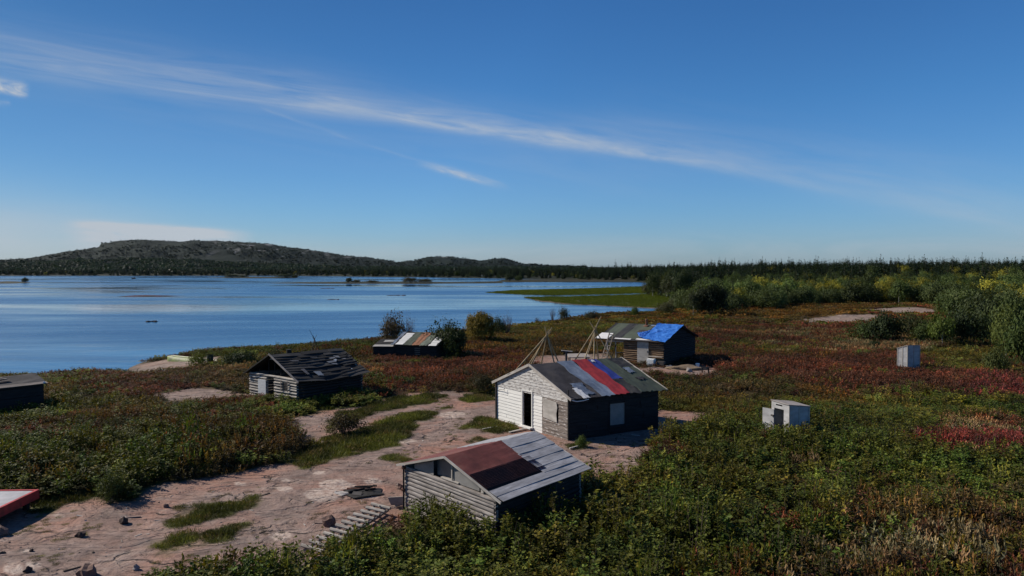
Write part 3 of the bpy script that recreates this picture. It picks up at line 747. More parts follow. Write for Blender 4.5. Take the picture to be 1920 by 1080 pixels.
# keep-out footprints (filled before planting)
KEEP = []
def jgrid(r0, r1, sp, amax=49):
    x0, x1 = -r1*math.sin(math.radians(amax)), r1*math.sin(math.radians(amax))
    X, Y = np.meshgrid(np.arange(x0, x1, sp), np.arange(0, r1, sp), indexing='ij')
    X = X+NR.uniform(-.5, .5, X.shape)*sp; Y = Y+NR.uniform(-.5, .5, Y.shape)*sp
    d = np.hypot(X, Y); a = np.degrees(np.abs(np.arctan2(X, Y)))
    k = (d >= r0) & (d < r1) & (a < amax+600/np.maximum(d, 8)/4)
    return X[k], Y[k]
def plant_cover():
    P_, R_l, S_l, K_l, T_l = [], [], [], [], []
    names = ['leafA', 'leafB', 'leafC', 'leafL', 'leafF', 'stA', 'stL', 'stF', 'plA', 'plL', 'grA', 'grL']
    for (r0, r1, sp, lod) in ((7, 46, .42, 0), (46, 105, .72, 1), (105, 300, 1.35, 2)):
        x, y = jgrid(r0, r1, sp)
        rk, gr, s = masks(x, y)
        ok = (s > np.where(np.hypot(x, y) < 120, .8, 1.2)) & (rk < -.15)
        mk = np.zeros(x.shape, bool)
        for m_ in MARSH: mk |= sdf(x, y, m_) > -1
        ok &= ~mk
        for kp in KEEP: ok &= sdf(x, y, kp) < -.12
        ok |= (rk > .1) & (gr < -.4) & (NR.random(x.shape) < .0)
        x, y, rk, s = x[ok], y[ok], rk[ok], s[ok]
        z = ground_z(x, y); w = zones(x, y)
        # shrubby hollows: sparse gaps
        gap = fbm(x/1.8, y/1.8, 3, 90); keep = NR.random(x.shape) < np.clip((gap-.22)*6, .25, 1)
        x, y, z, rk, w, s = x[keep], y[keep], z[keep], rk[keep], w[:, keep], s[keep]
        cw = np.cumsum(w**1.6/(w**1.6).sum(0), 0); u = NR.random(x.shape); kd = np.clip((cw < u).sum(0), 0, 7)
        r3 = NR.random(x.shape)
        L_ = lambda a, b, c: (a, b, c)[lod]
        pk = np.zeros(x.shape, int)
        leafy_i = np.where(r3 < .4, 0, np.where(r3 < .75, 1, 2)) if lod == 0 else np.full(x.shape, L_(0, 3, 4))
        st_i = L_(5, 6, 7); pl_i = L_(8, 9, 9); g_i = L_(10, 11, 11)
        for k, pick in ((G_, np.where(r3 < .88, leafy_i, np.where(r3 < .95, st_i, g_i))), (Y_, np.where(r3 < .5, leafy_i, g_i)), (O_, np.where(r3 < .5, g_i, np.where(r3 < .75, leafy_i, st_i))), (B_, np.where(r3 < .6, st_i, np.where(r3 < .85, leafy_i, g_i))),
                        (R_, np.where(r3 < .75, st_i, leafy_i)), (C_, np.full(x.shape, st_i)), (T_, np.full(x.shape, pl_i)), (A_, np.where(r3 < .55, g_i, st_i))):
            pk = np.where(kd == k, pick, pk)
        tn = KC[kd]
        br = np.exp(NR.normal(0, .30, x.shape))*np.exp((fbm(x/5, y/5, 3, 95)-.5)*1.2)
        hue = NR.normal(0, .14, x.shape)+(fbm(x/2, y/2, 2, 98)-.5)*.5
        hue = np.clip(hue, -.22, .3); tn = tn*br[:, None]*np.stack([1+hue, 1-hue*.2, 1-hue*.5], 1)
        # plants thin out and shrink at rock edges and towards the shore
        hs = np.clip(.55+(-rk)*.5, .5, 1.05)*np.clip(.35+s/7, .4, 1)
        big_ = .55+.9*fbm(x/3.2, y/3.2, 3, 97)
        hs = hs*big_*np.where(np.isin(kd, (G_,)), 1.0, .84)*np.where(kd == Y_, .85, 1)*np.exp(NR.normal(0, .14, x.shape))
        qx, qy = proj(x, y, 0); dg = np.hypot(x, y)
        hs *= 1-.42*smooth((dg-33)/12)
        hs *= 1-.45*np.exp(-((qx-330)/170)**2-((qy-705)/40)**2)
        hs *= 1-.35*np.exp(-((qx-770)/120)**2-((qy-670)/14)**2)
        hs *= 1-.5*np.exp(-((qx-1290)/60)**2-((qy-705)/12)**2)
        ws = np.exp(NR.normal(0, .15, x.shape))*(1.15 if lod == 0 else 1.05)
        P_.append(np.stack([x, y, z-.03], 1)); S_l.append(np.stack([ws, ws, hs*1.05], 1)); K_l.append(pk); T_l.append(tn)
        R_l.append(np.stack([NR.normal(0, .08, x.shape), NR.normal(0, .08, x.shape), NR.random(x.shape)*6.28], 1))
    scatter('ground_cover', np.concatenate(P_), np.concatenate(R_l), np.concatenate(S_l), np.concatenate(K_l), np.concatenate(T_l), names,
            'low autumn shrubs, fireweed and grass covering the meadow', 'ground cover')
    # turf in the hollows of the bare rock
    x, y = jgrid(14, 75, .2)
    rk, gr, s = masks(x, y)
    cr = fbm(x/.8, y/1.6, 4, 99)
    ok = (rk > -.6) & ((gr > -.05) | ((cr > .64) & (NR.random(x.shape) < .5))) & (s > 1)
    for kp in KEEP: ok &= sdf(x, y, kp) < -.05
    x, y, gr = x[ok], y[ok], gr[ok]
    k = NR.random(x.shape) < np.where(gr > 0, .95, .5); x, y, gr = x[k], y[k], gr[k]
    z = ground_z(x, y)
    f = fbm(x/1.3, y/1.3, 3, 44)[:, None]
    tn = (np.array([.050, .055, .018])*(1-smooth((f-.4)*5))+np.array([.12, .13, .030])*smooth((f-.4)*5))*np.exp(NR.normal(0, .25, x.shape))[:, None]
    dry = NR.random(x.shape) < .15; tn[dry] = (.16, .12, .06)
    sc = np.exp(NR.normal(0, .25, x.shape))*np.where(gr > 0, .85, .5)*np.clip(.6+gr*.8, .6, 1.3)
    scatter('turf', np.stack([x, y, z-.01], 1), np.stack([x*0, x*0, NR.random(x.shape)*6.28], 1), np.stack([sc*1.25, sc*1.25, sc], 1), np.zeros(len(x), int), tn, ['grS'],
            'short green turf growing in hollows of the bare rock', 'grass')
    # loose grit on the bare rock
    x, y = jgrid(12, 60, .33); rk, gr, s = masks(x, y); cr = fbm(x/2.2, y/2.2, 3, 47)
    ok = (rk > .05) & (gr < 0) & (NR.random(x.shape) < np.clip((cr-.42)*4, .03, .8)*.6)
    for kp in KEEP: ok &= sdf(x, y, kp) < -.05
    x, y = x[ok], y[ok]; kk = len(x); z = ground_z(x, y); sc = .018*np.exp(NR.normal(0, .55, kk)); gg = NR.random(kk)
    tn = np.where(gg[:, None] < .5, np.array([.22, .17, .145]), np.where(gg[:, None] < .8, np.array([.09, .065, .05]), np.array([.36, .33, .30])))
    scatter('gravel', np.stack([x, y, z+.004], 1), np.stack([NR.normal(0, .1, kk), NR.normal(0, .1, kk), NR.random(kk)*6.28], 1), np.stack([sc*1.3, sc, sc*.7], 1), NR.integers(0, 2, kk), tn, ['grit', 'chip'], 'scattered grit, chips and litter on the bare rock', 'gravel')
    # reeds in the shallow marsh
    P2, T2 = [], []
    for m_ in MARSH:
        a = np.array(m_); x0, y0 = a.min(0); x1, y1 = a.max(0)
        X, Y = np.meshgrid(np.arange(x0, x1, 1.5), np.arange(y0, y1, 1.9), indexing='ij'); X = X+NR.uniform(-.8, .8, X.shape); Y = Y+NR.uniform(-.9, .9, Y.shape)
        q = sdf(X, Y, m_)+3*(fbm(X/5, Y/9, 3, 12)-.5); k = (q > .1) & (sdf(X, Y, LAND) < 3)
        P2.append(np.stack([X[k], Y[k], np.full(k.sum(), WZ+.05)], 1))
    P2 = np.concatenate(P2); kk = len(P2); f = fbm(P2[:, 0]/20, P2[:, 1]/50, 3, 3)[:, None]
    tn = (np.array([.055, .078, .004])*(1-f)+np.array([.10, .12, .009])*f)*np.exp(NR.normal(0, .12, kk))[:, None]
    scatter('marsh_reeds', P2, np.stack([np.zeros(kk), np.zeros(kk), NR.random(kk)*6.28], 1), np.tile([1.25, 1.25, .8], (kk, 1)), np.zeros(kk, int), tn, ['grL'],
            'flat green reed bed standing in the shallow bay', 'reeds')

# ------------------------------------------------------------------ hills across the lake
SIL = [(-900, 500), (-400, 496), (-60, 492), (0, 490), (60, 487), (100, 477), (130, 471), (187, 464.5), (190, 457.5), (230, 455.5), (270, 454), (330, 455.5), (400, 455.5), (440, 457), (490, 457.5), (560, 467), (640, 479), (700, 488), (745, 492.5), (775, 489), (800, 483),
       (825, 481), (850, 482), (885, 489), (900, 491), (925, 488), (945, 487.5), (970, 493), (985, 496), (1000, 495), (1030, 498.5), (1100, 501), (1300, 503), (2100, 505)]
BEN = [(-900, 503), (0, 497), (150, 490), (300, 488), (400, 492), (520, 498), (640, 503), (800, 504), (2100, 506)]
def interp(tab, q): return np.interp(q, [t[0] for t in tab], [t[1] for t in tab])
def hill_z(x, y):
    q = 960+F*x/y
    zr = 8+(505-interp(SIL, q))/F*2400; zb = 8+(505-interp(BEN, q))/F*1800
    base = 1.0
    z = base+(zb-base)*smooth((y-1180)/620)
    z = np.where(y > 1900, np.maximum(z, zb+(zr-zb)*smooth((y-1950-60*fbm(x/200, y/300, 3, 8))/330)), z)
    z = np.where(y > 2420, base+(z-base)*(1-smooth((y-2450)/1500)), z)
    amp = np.clip((z-4)/40, 0, 1)
    return z+amp*((fbm(x/90, y/90, 5, 7)-.5)*22+(fbm(x/22, y/22, 3, 9)-.5)*6)*np.clip(1-(y-2330)/60, .12, 1)*np.clip((y-1250)/300, 0, 1)-.5
qa = np.linspace(-900, 2100, 620); yy = np.concatenate([np.linspace(1150, 1900, 60), np.linspace(1915, 2460, 90), np.linspace(2500, 4000, 20)])
QA, YY = np.meshgrid(qa, yy, indexing='ij'); XX = (QA-960)/F*YY; ZZ = hill_z(XX, YY)
def hill_rock(x, y, z):
    a = fbm(x/34, y/60, 4, 140); b = fbm(x/11, y/30, 3, 141); q = 960+F*x/y
    return smooth((a*.5+b*.5-.60)/.05)*smooth((z-38)/14)*smooth((q-330)/200)
hb = MB(); nq, ny = QA.shape
me = bpy.data.meshes.new('hills')
idx = np.arange(nq*ny).reshape(nq, ny); Q = np.stack([idx[:-1, :-1], idx[1:, :-1], idx[1:, 1:], idx[:-1, 1:]], -1).reshape(-1, 4)
me.from_pydata(np.stack([XX.ravel(), YY.ravel(), ZZ.ravel()], 1).tolist(), [], Q.tolist()); me.polygons.foreach_set('use_smooth', [True]*len(me.polygons))
hm, nt, out = newmat('hills'); n = N(nt); pos = n.node('ShaderNodeNewGeometry').outputs['Position']
sx = n.node('ShaderNodeSeparateXYZ'); n.link(pos, sx.inputs[0])
v1 = n.noise(pos, .02, 6, .65); v2 = n.noise(n.scalev(pos, (.035, .012, .05)), 1, 6, .75)
hc = n.ramp(v1, [(.3, (.006, .012, .011)), (.55, (.010, .017, .014)), (.75, (.016, .023, .016))])
up_ = n.node('ShaderNodeMapRange'); n.link(sx.outputs[2], up_.inputs[0]); up_.inputs[1].default_value = 38; up_.inputs[2].default_value = 62
hra = n.node('ShaderNodeAttribute', attribute_type='GEOMETRY'); hra.attribute_name = 'rock'
hc = n.mix(n.m('MULTIPLY', n.ramp(v2, [(.35, .2), (.6, 1)]), hra.outputs['Fac']), hc, (.26, .25, .25))
b = n.bsdf(hc, .95, .1, n.bump(v1, .6, 8)); n.link(b.outputs[0], out.inputs[0]); me.materials.append(hm); me.update()
a_ = me.attributes.new('rock', 'FLOAT', 'POINT'); a_.data.foreach_set('value', hill_rock(XX, YY, ZZ).ravel().astype(np.float32))
ho = bpy.data.objects.new('hills', me); COL.objects.link(ho); tag(ho, kind='structure')
PR['farS'] = proto('pfs', spruce('far_spruce', 70, 9, 2.0, 7, M_leafI)); PR['farD'] = proto('pfd', crown('far_crown', 71, 14, 5, 2.6, 2.6, 3.0, .8, 1.8, M_leafI))
X, Y = np.meshgrid(np.arange(-1900, 1400, 10.5), np.arange(1128, 2440, 10.5), indexing='ij'); X = X+NR.uniform(-5, 5, X.shape); Y = Y+NR.uniform(-5, 5, Y.shape)
qq = 960+F*X/Y; k = (qq > -160) & (qq < 1500) & ((fbm(X/60, Y/60, 4, 15) < .62) | (Y < 1900)) & (sdf(X, Y, LAND) > 4) & ((qq < 1100) | (Y < 1500))
X, Y = X[k], Y[k]; Z = np.where(Y > 1180, hill_z(X, Y), np.maximum(ground_z(X, Y), hill_z(X, Y)*0)); kk = len(X)
k_ = (Y < 1900) | (NR.random(kk) > hill_rock(X, Y, Z)*1.3+.15); X, Y, Z = X[k_], Y[k_], Z[k_]; kk = len(X)
bench = smooth((Y-1230)/90)*(1-smooth((Y-1900)/120))
kd = (NR.random(kk) < np.where(Y < 1350, .45, .25)+.3*bench).astype(int)
tn = np.where(kd[:, None] == 0, np.array([.006, .013, .012]), np.array([.011, .020, .011]))*(1+.7*bench)[:, None]*np.exp(NR.normal(0, .12, kk))[:, None]*np.exp((fbm(X/120, Y/120, 3, 16)-.5)*1.2)[:, None]
sc = np.exp(NR.normal(0, .2, kk))*np.where(Y > 2200, .55, .95)
scatter('hill_forest', np.stack([X, Y, Z], 1), np.stack([X*0, X*0, NR.random(kk)*6.28], 1), np.stack([sc*1.25, sc*1.25, sc], 1), kd, tn, ['farS', 'farD'], 'dark forest covering the far hills and shore across the lake', 'forest')
# ------------------------------------------------------------------ materials for the huts
w_white = wood('white_boards', (.16, .145, .13), (.30, .28, .26), (.42, .40, .38), (.72, .70, .66), .97, across=14)
w_fade = wood('faded_boards', (.17, .15, .135), (.30, .27, .25), (.42, .39, .365), (.52, .50, .475), .5, across=16)
w_grey = wood('grey_boards', (.12, .095, .08), (.24, .20, .175), (.38, .34, .30), across=16)
w_bare = wood('bare_boards', (.10, .08, .068), (.22, .18, .155), (.34, .29, .26), (.55, .52, .50), .18, across=16)
w_log = wood('grey_logs', (.13, .11, .10), (.31, .275, .255), (.47, .44, .42), across=9, bump=.6)
w_loglight = wood('bleached_logs', (.18, .155, .13), (.42, .38, .34), (.62, .58, .53), across=9, bump=.6)
w_logbrown = wood('brown_logs', (.10, .058, .034), (.25, .16, .095), (.42, .30, .19), across=9, bump=.6)
w_dark = wood('dark_boards', (.012, .011, .011), (.026, .024, .024), (.045, .042, .04), across=14)  # dark wood; albedo lowered so it also stands in for shade on side walls
w_trim = wood('pale_trim', (.26, .23, .20), (.46, .42, .38), (.60, .56, .52), across=20)
w_pole = wood('peeled_poles', (.22, .15, .08), (.42, .32, .19), (.55, .44, .29), across=4)
w_poledark = wood('old_poles', (.04, .035, .03), (.08, .07, .06), across=4)
w_ply = wood('plywood', (.20, .17, .15), (.34, .30, .27), (.42, .38, .35), across=3, bump=.1)
w_plypale = wood('pale_plywood', (.34, .31, .28), (.46, .43, .39), (.54, .50, .46), across=2.5, bump=.1)
r_char = plain('charcoal_felt', (.045, .040, .042), .85, .2, .45, 1.2, bump=.9, dirt=(.075, .065, .06))
r_steel = plain('blue_grey_felt', (.17, .20, .25), .6, .4, .3, 1.6, bump=.4, dirt=(.09, .11, .15))
r_red = plain('red_felt', (.33, .030, .032), .65, .3, .22, 1.5, bump=.4, dirt=(.20, .022, .024))
r_blue = plain('blue_felt', (.025, .040, .20), .6, .35, .3, 1.5, bump=.4)
r_green = plain('olive_felt', (.060, .072, .050), .75, .3, .28, 1.2, bump=.4, dirt=(.045, .052, .04))
r_black = plain('black_felt', (.022, .022, .024), .8, .3, .4, 1.5, bump=.4, dirt=(.05, .045, .04))
r_white = plain('white_tin', (.62, .60, .58), .5, .4, .12, 3)
r_rust = plain('rusty_tin', (.125, .034, .026), .7, .25, .35, 1.5, bump=.3, dirt=(.16, .062, .045))
r_rustcor = plain('dark_corrugated', (.070, .026, .022), .8, .12, .4, 2, bump=.3, dirt=(.045, .022, .022))
r_grey = wood('grey_metal_boards', (.20, .19, .19), (.36, .35, .36), (.50, .49, .50), across=9, bump=.3, rough=.6)
r_moss = plain('mossy_felt', (.055, .062, .040), .85, .2, .4, 1.5, bump=.5)
r_brown = plain('brown_felt', (.24, .105, .055), .8, .3, .25, 2)
m_glass = plain('grey_panel', (.12, .125, .13), .35, .5, .3, 1.5)
m_dull = plain('dull_panel', (.20, .19, .18), .6, .4, .2, 2)
m_iron = plain('dark_iron', (.05, .042, .038), .6, .5, .4, 5)
m_rustpipe = plain('rusty_pipe', (.12, .05, .03), .8, .3, .4, 5)
m_appl = plain('enamel', (.75, .75, .73), .35, .5, .05, 2)
m_out = wood('pale_plywood_box', (.30, .29, .29), (.41, .40, .40), (.48, .47, .47), across=2.2, bump=.1)
m_redp = plain('red_paint', (.42, .035, .03), .5, .4, .2, 3, dirt=(.22, .03, .025))
m_decktop = plain('grey_deck', (.34, .33, .34), .6, .4, .25, 2, dirt=(.42, .36, .36))
m_black = plain('charred_wood', (.015, .013, .012), .8, .3, .5, 6)
m_ash = plain('ash', (.34, .31, .29), .95, .1, .3, 5)
m_stone = plain('stone', (.16, .10, .08), .9, .2, .35, 5, bump=.6)
m_darkstone = plain('dark_stone', (.055, .035, .03), .9, .2, .35, 5, bump=.6)
m_stonegrey = plain('grey_stone', (.26, .23, .21), .9, .2, .3, 3, bump=.6)
m_canoe = plain('green_hull', (.12, .15, .025), .6, .25, .3, 2, dirt=(.07, .08, .03))
m_canoetop = plain('yellow_keel', (.26, .29, .10), .5, .4, .15, 3)
m_drum = plain('black_drum', (.012, .02, .016), .5, .4, .2, 3)
m_earth = plain('bare_earth', (.17, .125, .085), .95, .1, .3, 2, bump=.8)
m_void = plain('dark_inside', (.012, .010, .010), .9, .1, .2, 3)  # near-black stands in for the unlit inside
def tarp_mat():
    m, nt, out = newmat('blue_tarp'); n = N(nt); oc = n.node('ShaderNodeTexCoord').outputs['UV']
    g = n.noise(oc, 2.2, 5, .6, 1.0)
    b = n.bsdf(n.ramp(g, [(.3, (.015, .08, .34)), (.55, (.04, .17, .55)), (.72, (.12, .30, .68))]), .38, .5, n.bump(g, .9, .12))
    n.link(b.outputs[0], out.inputs[0]); return m
m_tarp = tarp_mat()
w_roofb = wood('old_roof_boards', (.03, .028, .026), (.07, .064, .06), (.12, .11, .10), across=14)

Zv = Vector((0, 0, 1))
def xy(v): return Vector((v[0], v[1], 0))
class Hut:
    def __init__(s, A, B, C, h, hr, keep=.1):
        s.A, s.B, s.C = xy(A), xy(B), xy(C); s.D = s.A+s.C-s.B; s.h, s.hr = h, hr
        s.M = (s.A+s.B+s.C+s.D)/4
        z = min(float(ground_z(np.array([p.x]), np.array([p.y]))[0]) for p in (s.A, s.B, s.C, s.D)); s.g = z-.08
        s.R0 = (s.A+s.B)/2; s.R1 = (s.D+s.C)/2
        KEEP.append([tuple((s.M+(p-s.M)*(1+keep/ (p-s.M).length)).xy) for p in (s.A, s.B, s.C, s.D)])
    def wall(s, P0, P1):
        U = (P1-P0); L = U.length; U = U.normalized(); Nn = Vector((U.y, -U.x, 0))
        if Nn.dot(P0-s.M) < 0: Nn = -Nn
        return P0, U, Nn, L
    def gab(s, L, h0=None):
        h0 = s.h if h0 is None else h0
        def f(z):
            if z <= s.h: return (0, L)
            k = min(1, (z-s.h)/(s.hr-s.h)); return (L/2*k, L-L/2*k)
        return f
    def rp(s, side, q, t):
        """roof point: q along the ridge 0..1, t from ridge 0 to wall line 1"""
        rd = s.R0.lerp(s.R1, q)+Zv*s.hr
        ev = (s.B.lerp(s.C, q) if side > 0 else s.A.lerp(s.D, q))+Zv*s.h
        return rd+(ev-rd)*t
    def sheet(s, mb, side, q0, q1, t0, t1, th=.03, nu=6, nv=6, fn=None, lift=0, mi=0, ej=0):
        n = (s.rp(side, 1, 0)-s.rp(side, 0, 0)).cross(s.rp(side, 0, 1)-s.rp(side, 0, 0)).normalized()
        if n.z < 0: n = -n
        c = [s.rp(side, q, t)+n*lift for q, t in ((q0, t0), (q1, t0), (q1, t1), (q0, t1))]
        mb.sheet(*c, th, n, nu, nv, fn, mi, (rnd.random()*9, rnd.random()*9), ej)
def onwall(O, U, px, py):
    d = Vector(ray(px, py)); Nn = Vector((U.y, -U.x, 0)); c = Vector((0, 0, CH))
    t = (O-c).dot(Nn)/d.dot(Nn); p = c+d*t
    return (p-O).dot(U), p.z
def panel(mb, O, U, Nn, u0, u1, z0, z1, t0, t1, mi=0):
    mb.box(O+U*u0+Nn*t0+Zv*z0, U*(u1-u0), Zv*(z1-z0), Nn*(t1-t0), mi)
def ripple(f, a, sag=0):
    return lambda u, v: a*math.sin(f*u)+sag*math.sin(3.1*u+v*2)*.5
def wobble(a, seed=0, f=5):
    return lambda u, v: a*mnoise.noise(Vector((u*f+seed, v*f, seed*1.7)))

# ================================================================== white cabin
A = P(932, 712, 2.1); B = P(1067, 745, 2.0); C = P(1234, 728, 2.0)
H = Hut(A, B, C, 2.02, 3.20)
T = Thing('plank_cabin', 'white-fronted plank cabin with striped felt roof in charcoal, grey, red, blue and olive', 'cabin', (*H.M.xy, 0))
O, U, Nn, L = H.wall(H.A, H.B)
du0, _ = onwall(O, U, 981, 770); du1, _ = onwall(O, U, 998, 770); _, dz1 = onwall(O, U, 990, 734); _, dz0 = onwall(O, U, 990, 799)
wu0, wz1 = onwall(O, U, 1019, 746); wu1, wz0 = onwall(O, U, 1046, 793); us, _ = onwall(O, U, 1017, 780)
dz0 = max(dz0, .1)
mb = MB(); op = [(du0, du1, dz0, dz1), (wu0+.05, wu1+.07, wz0+.05, wz1-.05)]
rz = rowz(-.1, 1.75, .165, 3)
plank_wall(mb, O, U, Nn, rz, lambda z: (0, us), op, 'plank', .032, 0, .009, .010, .4, seed=1)
plank_wall(mb, O, U, Nn, rz, lambda z: (us+.01, L), op, 'plank', .03, 1, .008, .008, .3, seed=2)
rz2 = rowz(1.752, H.hr-.03, .15, 4)
plank_wall(mb, O, U, Nn, rz2, H.gab(L), [], 'plank', .026, 2, .005, .008, .25, seed=5)
wall = T.part('wall', mb, [w_white, w_bare, w_fade], label='gable wall of white and bare grey boards')
mb = MB()
for (a, b) in ((du0-.07, du0), (du1, du1+.07)): panel(mb, O, U, Nn, a, b, dz0, dz1+.06, .034, .060)
panel(mb, O, U, Nn, du0, du1, dz1, dz1+.06, .034, .058); panel(mb, O, U, Nn, du0-.1, du1+.12, dz0-.07, dz0, .034, .25)
T.part('door_frame', mb, w_white)
mb = MB(); panel(mb, O, U, Nn, du0-.3, du1+.6, -.05, 1.95, -1.2, -1.15); T.part('interior_dark_panel', mb, m_void)  # panel added behind the doorway, near-black so the inside looks unlit
mb = MB(); g_ = wz0
vs = [(wu0, wz1), (wu1-.05, wz1-.06), (wu1+.02, wz1-.3), (wu1-.05, wz1-.6), (wu1-.01, wz0+.02), (wu1-.25, wz0+.03), (wu0+.05, wz0+.12)]
n_ = len(vs); pts = [O+U*a+Nn*.045+Zv*b for a, b in vs]+[O+U*a+Nn*.062+Zv*b for a, b in vs]
mb.add(pts, [tuple(range(n_)), tuple(range(2*n_-1, n_-1, -1))]+[(k, (k+1) % n_, n_+(k+1) % n_, n_+k) for k in range(n_)], 0, (O, U, Zv))
T.part('window_board', mb, w_plypale, label='torn plywood sheet over the gable window')
mb = MB(); mb.beam(O+Nn*.06-Zv*.1, O+Nn*.06-U*.02+Zv*2.12, .10, .05, Nn); mb.beam(O+U*L+Nn*.05-Zv*.1, O+U*L+Nn*.05+Zv*2.35, .05, .05, Nn)
T.parts('corner_post', mb, w_dark)
mb = MB(); mb.path([O+U*.1+Nn*.05+Zv*1.55, O+U*.5+Nn*.12+Zv*1.66, O+U*.8+Nn*.16+Zv*1.68, O+U*.83+Nn*.1+Zv*1.78], [.012]*4, 5); T.part('cable', mb, m_iron)
O2, U2, N2, L2 = H.wall(H.B, H.C)
a0, b1 = onwall(O2, U2, 1143, 754); a1, b0 = onwall(O2, U2, 1171, 797)
mb = MB(); plank_wall(mb, O2, U2, N2, rowz(-.1, 2.0, .17, 8), lambda z: (0, L2), [(a0, a1, b0, b1)], 'plank', .03, 0, .008, .01, .5, seed=9); T.part('wall', mb, w_dark, label='tarred side wall, its colour darkened further for shade')  # tar colour lowered to deepen the shade on the side away from the sun
mb = MB(); panel(mb, O2, U2, N2, a0, a1, b0, b1, -.03, .0)
wnd = T.part('window', mb, m_dull, label='grey sheet filling the side window')
mb = MB()
for q in ((a0-.05, a0, b0-.05, b1+.05), (a1, a1+.05, b0-.05, b1+.05), (a0, a1, b1, b1+.05), (a0, a1, b0-.05, b0)): panel(mb, O2, U2, N2, *q, .034, .055)
T.part('frame', mb, w_dark, wnd)
for (p, q) in ((H.C, H.D), (H.D, H.A)):
    O3, U3, N3, L3 = H.wall(p, q); mb = MB()
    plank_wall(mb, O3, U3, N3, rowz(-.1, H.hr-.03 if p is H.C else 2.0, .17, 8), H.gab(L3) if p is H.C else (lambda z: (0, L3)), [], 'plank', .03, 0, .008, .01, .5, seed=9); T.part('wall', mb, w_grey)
e0, e1 = -.014, 1.055; et = 1.10
mb = MB(); H.sheet(mb, 1, e0, e1, -.0, et-.01, .03, 2, 2); H.sheet(mb, -1, e0, e1, .0, et-.01, .03, 2, 2)
roof = T.part('roof', mb, w_dark)
def rs(q0, q1, t0, t1, mat, label, lift=.034, side=1, seed=0, amp=.022):
    mb = MB(); H.sheet(mb, side, q0, q1, t0, t1, .012, 12, 20, wobble(amp, seed, 4), lift, ej=.13); T.part('roofing_strip', mb, mat, roof, label)
rs(e0, .31, 0, et, r_char, 'charcoal roofing strip', seed=1); rs(.30, .47, -.02, et, r_steel, 'blue-grey roofing strip', .055, seed=2)
rs(.46, .625, -.02, et, r_red, 'red roofing strip', .075, seed=3); rs(.615, .75, 0, .66, r_blue, 'blue roofing strip', .062, seed=4); rs(.615, .76, .65, et, r_black, 'black end of the blue strip', .052, seed=5)
rs(.745, .88, 0, et, r_green, 'olive roofing strip', .070, seed=6); rs(.875, e1, 0, .30, r_black, 'black roofing patch', .045, seed=7); rs(.875, e1, .29, et, r_green, 'dull olive roofing strip', .040, seed=8)
rs(.90, .97, .34, .50, r_steel, 'small grey patch', .075, seed=9, amp=.01); rs(.90, .98, .66, .76, r_char, 'small dark patch', .075, seed=10, amp=.01)
rs(.10, .165, .82, et+.01, r_white, 'white torn strip at the eave', .085, seed=11, amp=.01); rs(.14, .26, .68, 1.02, r_steel, 'torn grey flap', .066, seed=12, amp=.015)
rs(.66, .69, .02, .09, r_white, 'scrap of white tin by the ridge', .09, seed=14, amp=.0)
rs(e0, e1, 0, et, r_moss, 'mossy felt on the far slope', .034, -1, 13)
mb = MB()
for sd_ in (1, -1):
    for q in (e0-.008, e1+.001):
        a, b = H.rp(sd_, q, 0), H.rp(sd_, q, et); mb.beam(a+Zv*.02, b+Zv*.02, .03, .13, Zv)
T.parts('bargeboard', mb, w_trim, roof)
mb = MB(); a, b = H.rp(1, -.014, et), H.rp(1, .16, et+.01); mb.path([a, a.lerp(b, .3)-Zv*.07, a.lerp(b, .7)-Zv*.05, b], [.025]*4, 5); T.part('eave_edging', mb, r_white, roof)
del T

# ================================================================== front shed
A = P(762, 870, 1.48); B = P(930, 930, 1.48); C = P(1086, 872, 1.5)
H = Hut(A, B, C, 1.48, 2.16)
T = Thing('log_shed', 'low grey log shed with rust-red and corrugated roof sheets nearest the camera', 'shed', (*H.M.xy, 0))
O, U, Nn, L = H.wall(H.A, H.B)
mb = MB(); plank_wall(mb, O, U, Nn, rowz(-.12, 1.40, .125, 21, .3), lambda z: (0, L), [], 'log', .055, 0, .004, .012, 0, .05, 22, sag=.006); T.part('wall', mb, w_log, label='gable wall of thin grey logs')
for (p, q, m_) in ((H.B, H.C, w_dark), (H.C, H.D, w_log), (H.D, H.A, w_log)):  # right wall coloured near-black for its shade, the others stay grey
    O3, U3, N3, L3 = H.wall(p, q); mb = MB()
    plank_wall(mb, O3, U3, N3, rowz(-.12, 1.46, .15, 23), (lambda z: (0, L3)), [], 'log', .05, 0, .004, .012, 0, .05, 24); T.part('wall', mb, m_)
# open gable with tin panels
mb = MB(); G = lambda u: H.h+(H.hr-H.h)*(1-abs(u-L/2)/(L/2))
def gpanel(mb, u0, u1, zb, inset, drop=.05, mi=0, t=.012):
    us_ = [u0, L/2, u1] if u0 < L/2 < u1 else [u0, u1]
    lo = [O+U*u+Nn*inset+Zv*zb for u in us_]; hi = [O+U*u+Nn*inset+Zv*max(zb+.01, G(u)-drop) for u in us_]
    k = len(us_); v = lo+hi+[p-Nn*t for p in lo+hi]; m2 = 2*k
    fs = []
    for i_ in range(k-1): fs += [(i_, i_+1, k+i_+1, k+i_), (m2+i_, m2+k+i_, m2+k+i_+1, m2+i_+1), (i_, m2+i_, m2+i_+1, i_+1), (k+i_, k+i_+1, m2+k+i_+1, m2+k+i_)]
    fs += [(0, k, m2+k, m2), (k-1, m2+k-1, m2+2*k-1, 2*k-1)]
    mb.add(v, fs, mi, (O, U, Zv))
gpanel(mb, .45, 1.5, 1.42, -.02, .05, 0); gpanel(mb, 1.52, 2.46, 1.42, -.16, .04, 1); gpanel(mb, 2.50, 3.75, 1.42, -.05, .05, 2); gpanel(mb, 4.0, L-.1, 1.42, -.02, .05, 3); 
T.part('gable_panel', mb, [m_dull, m_glass, m_dull, w_ply])
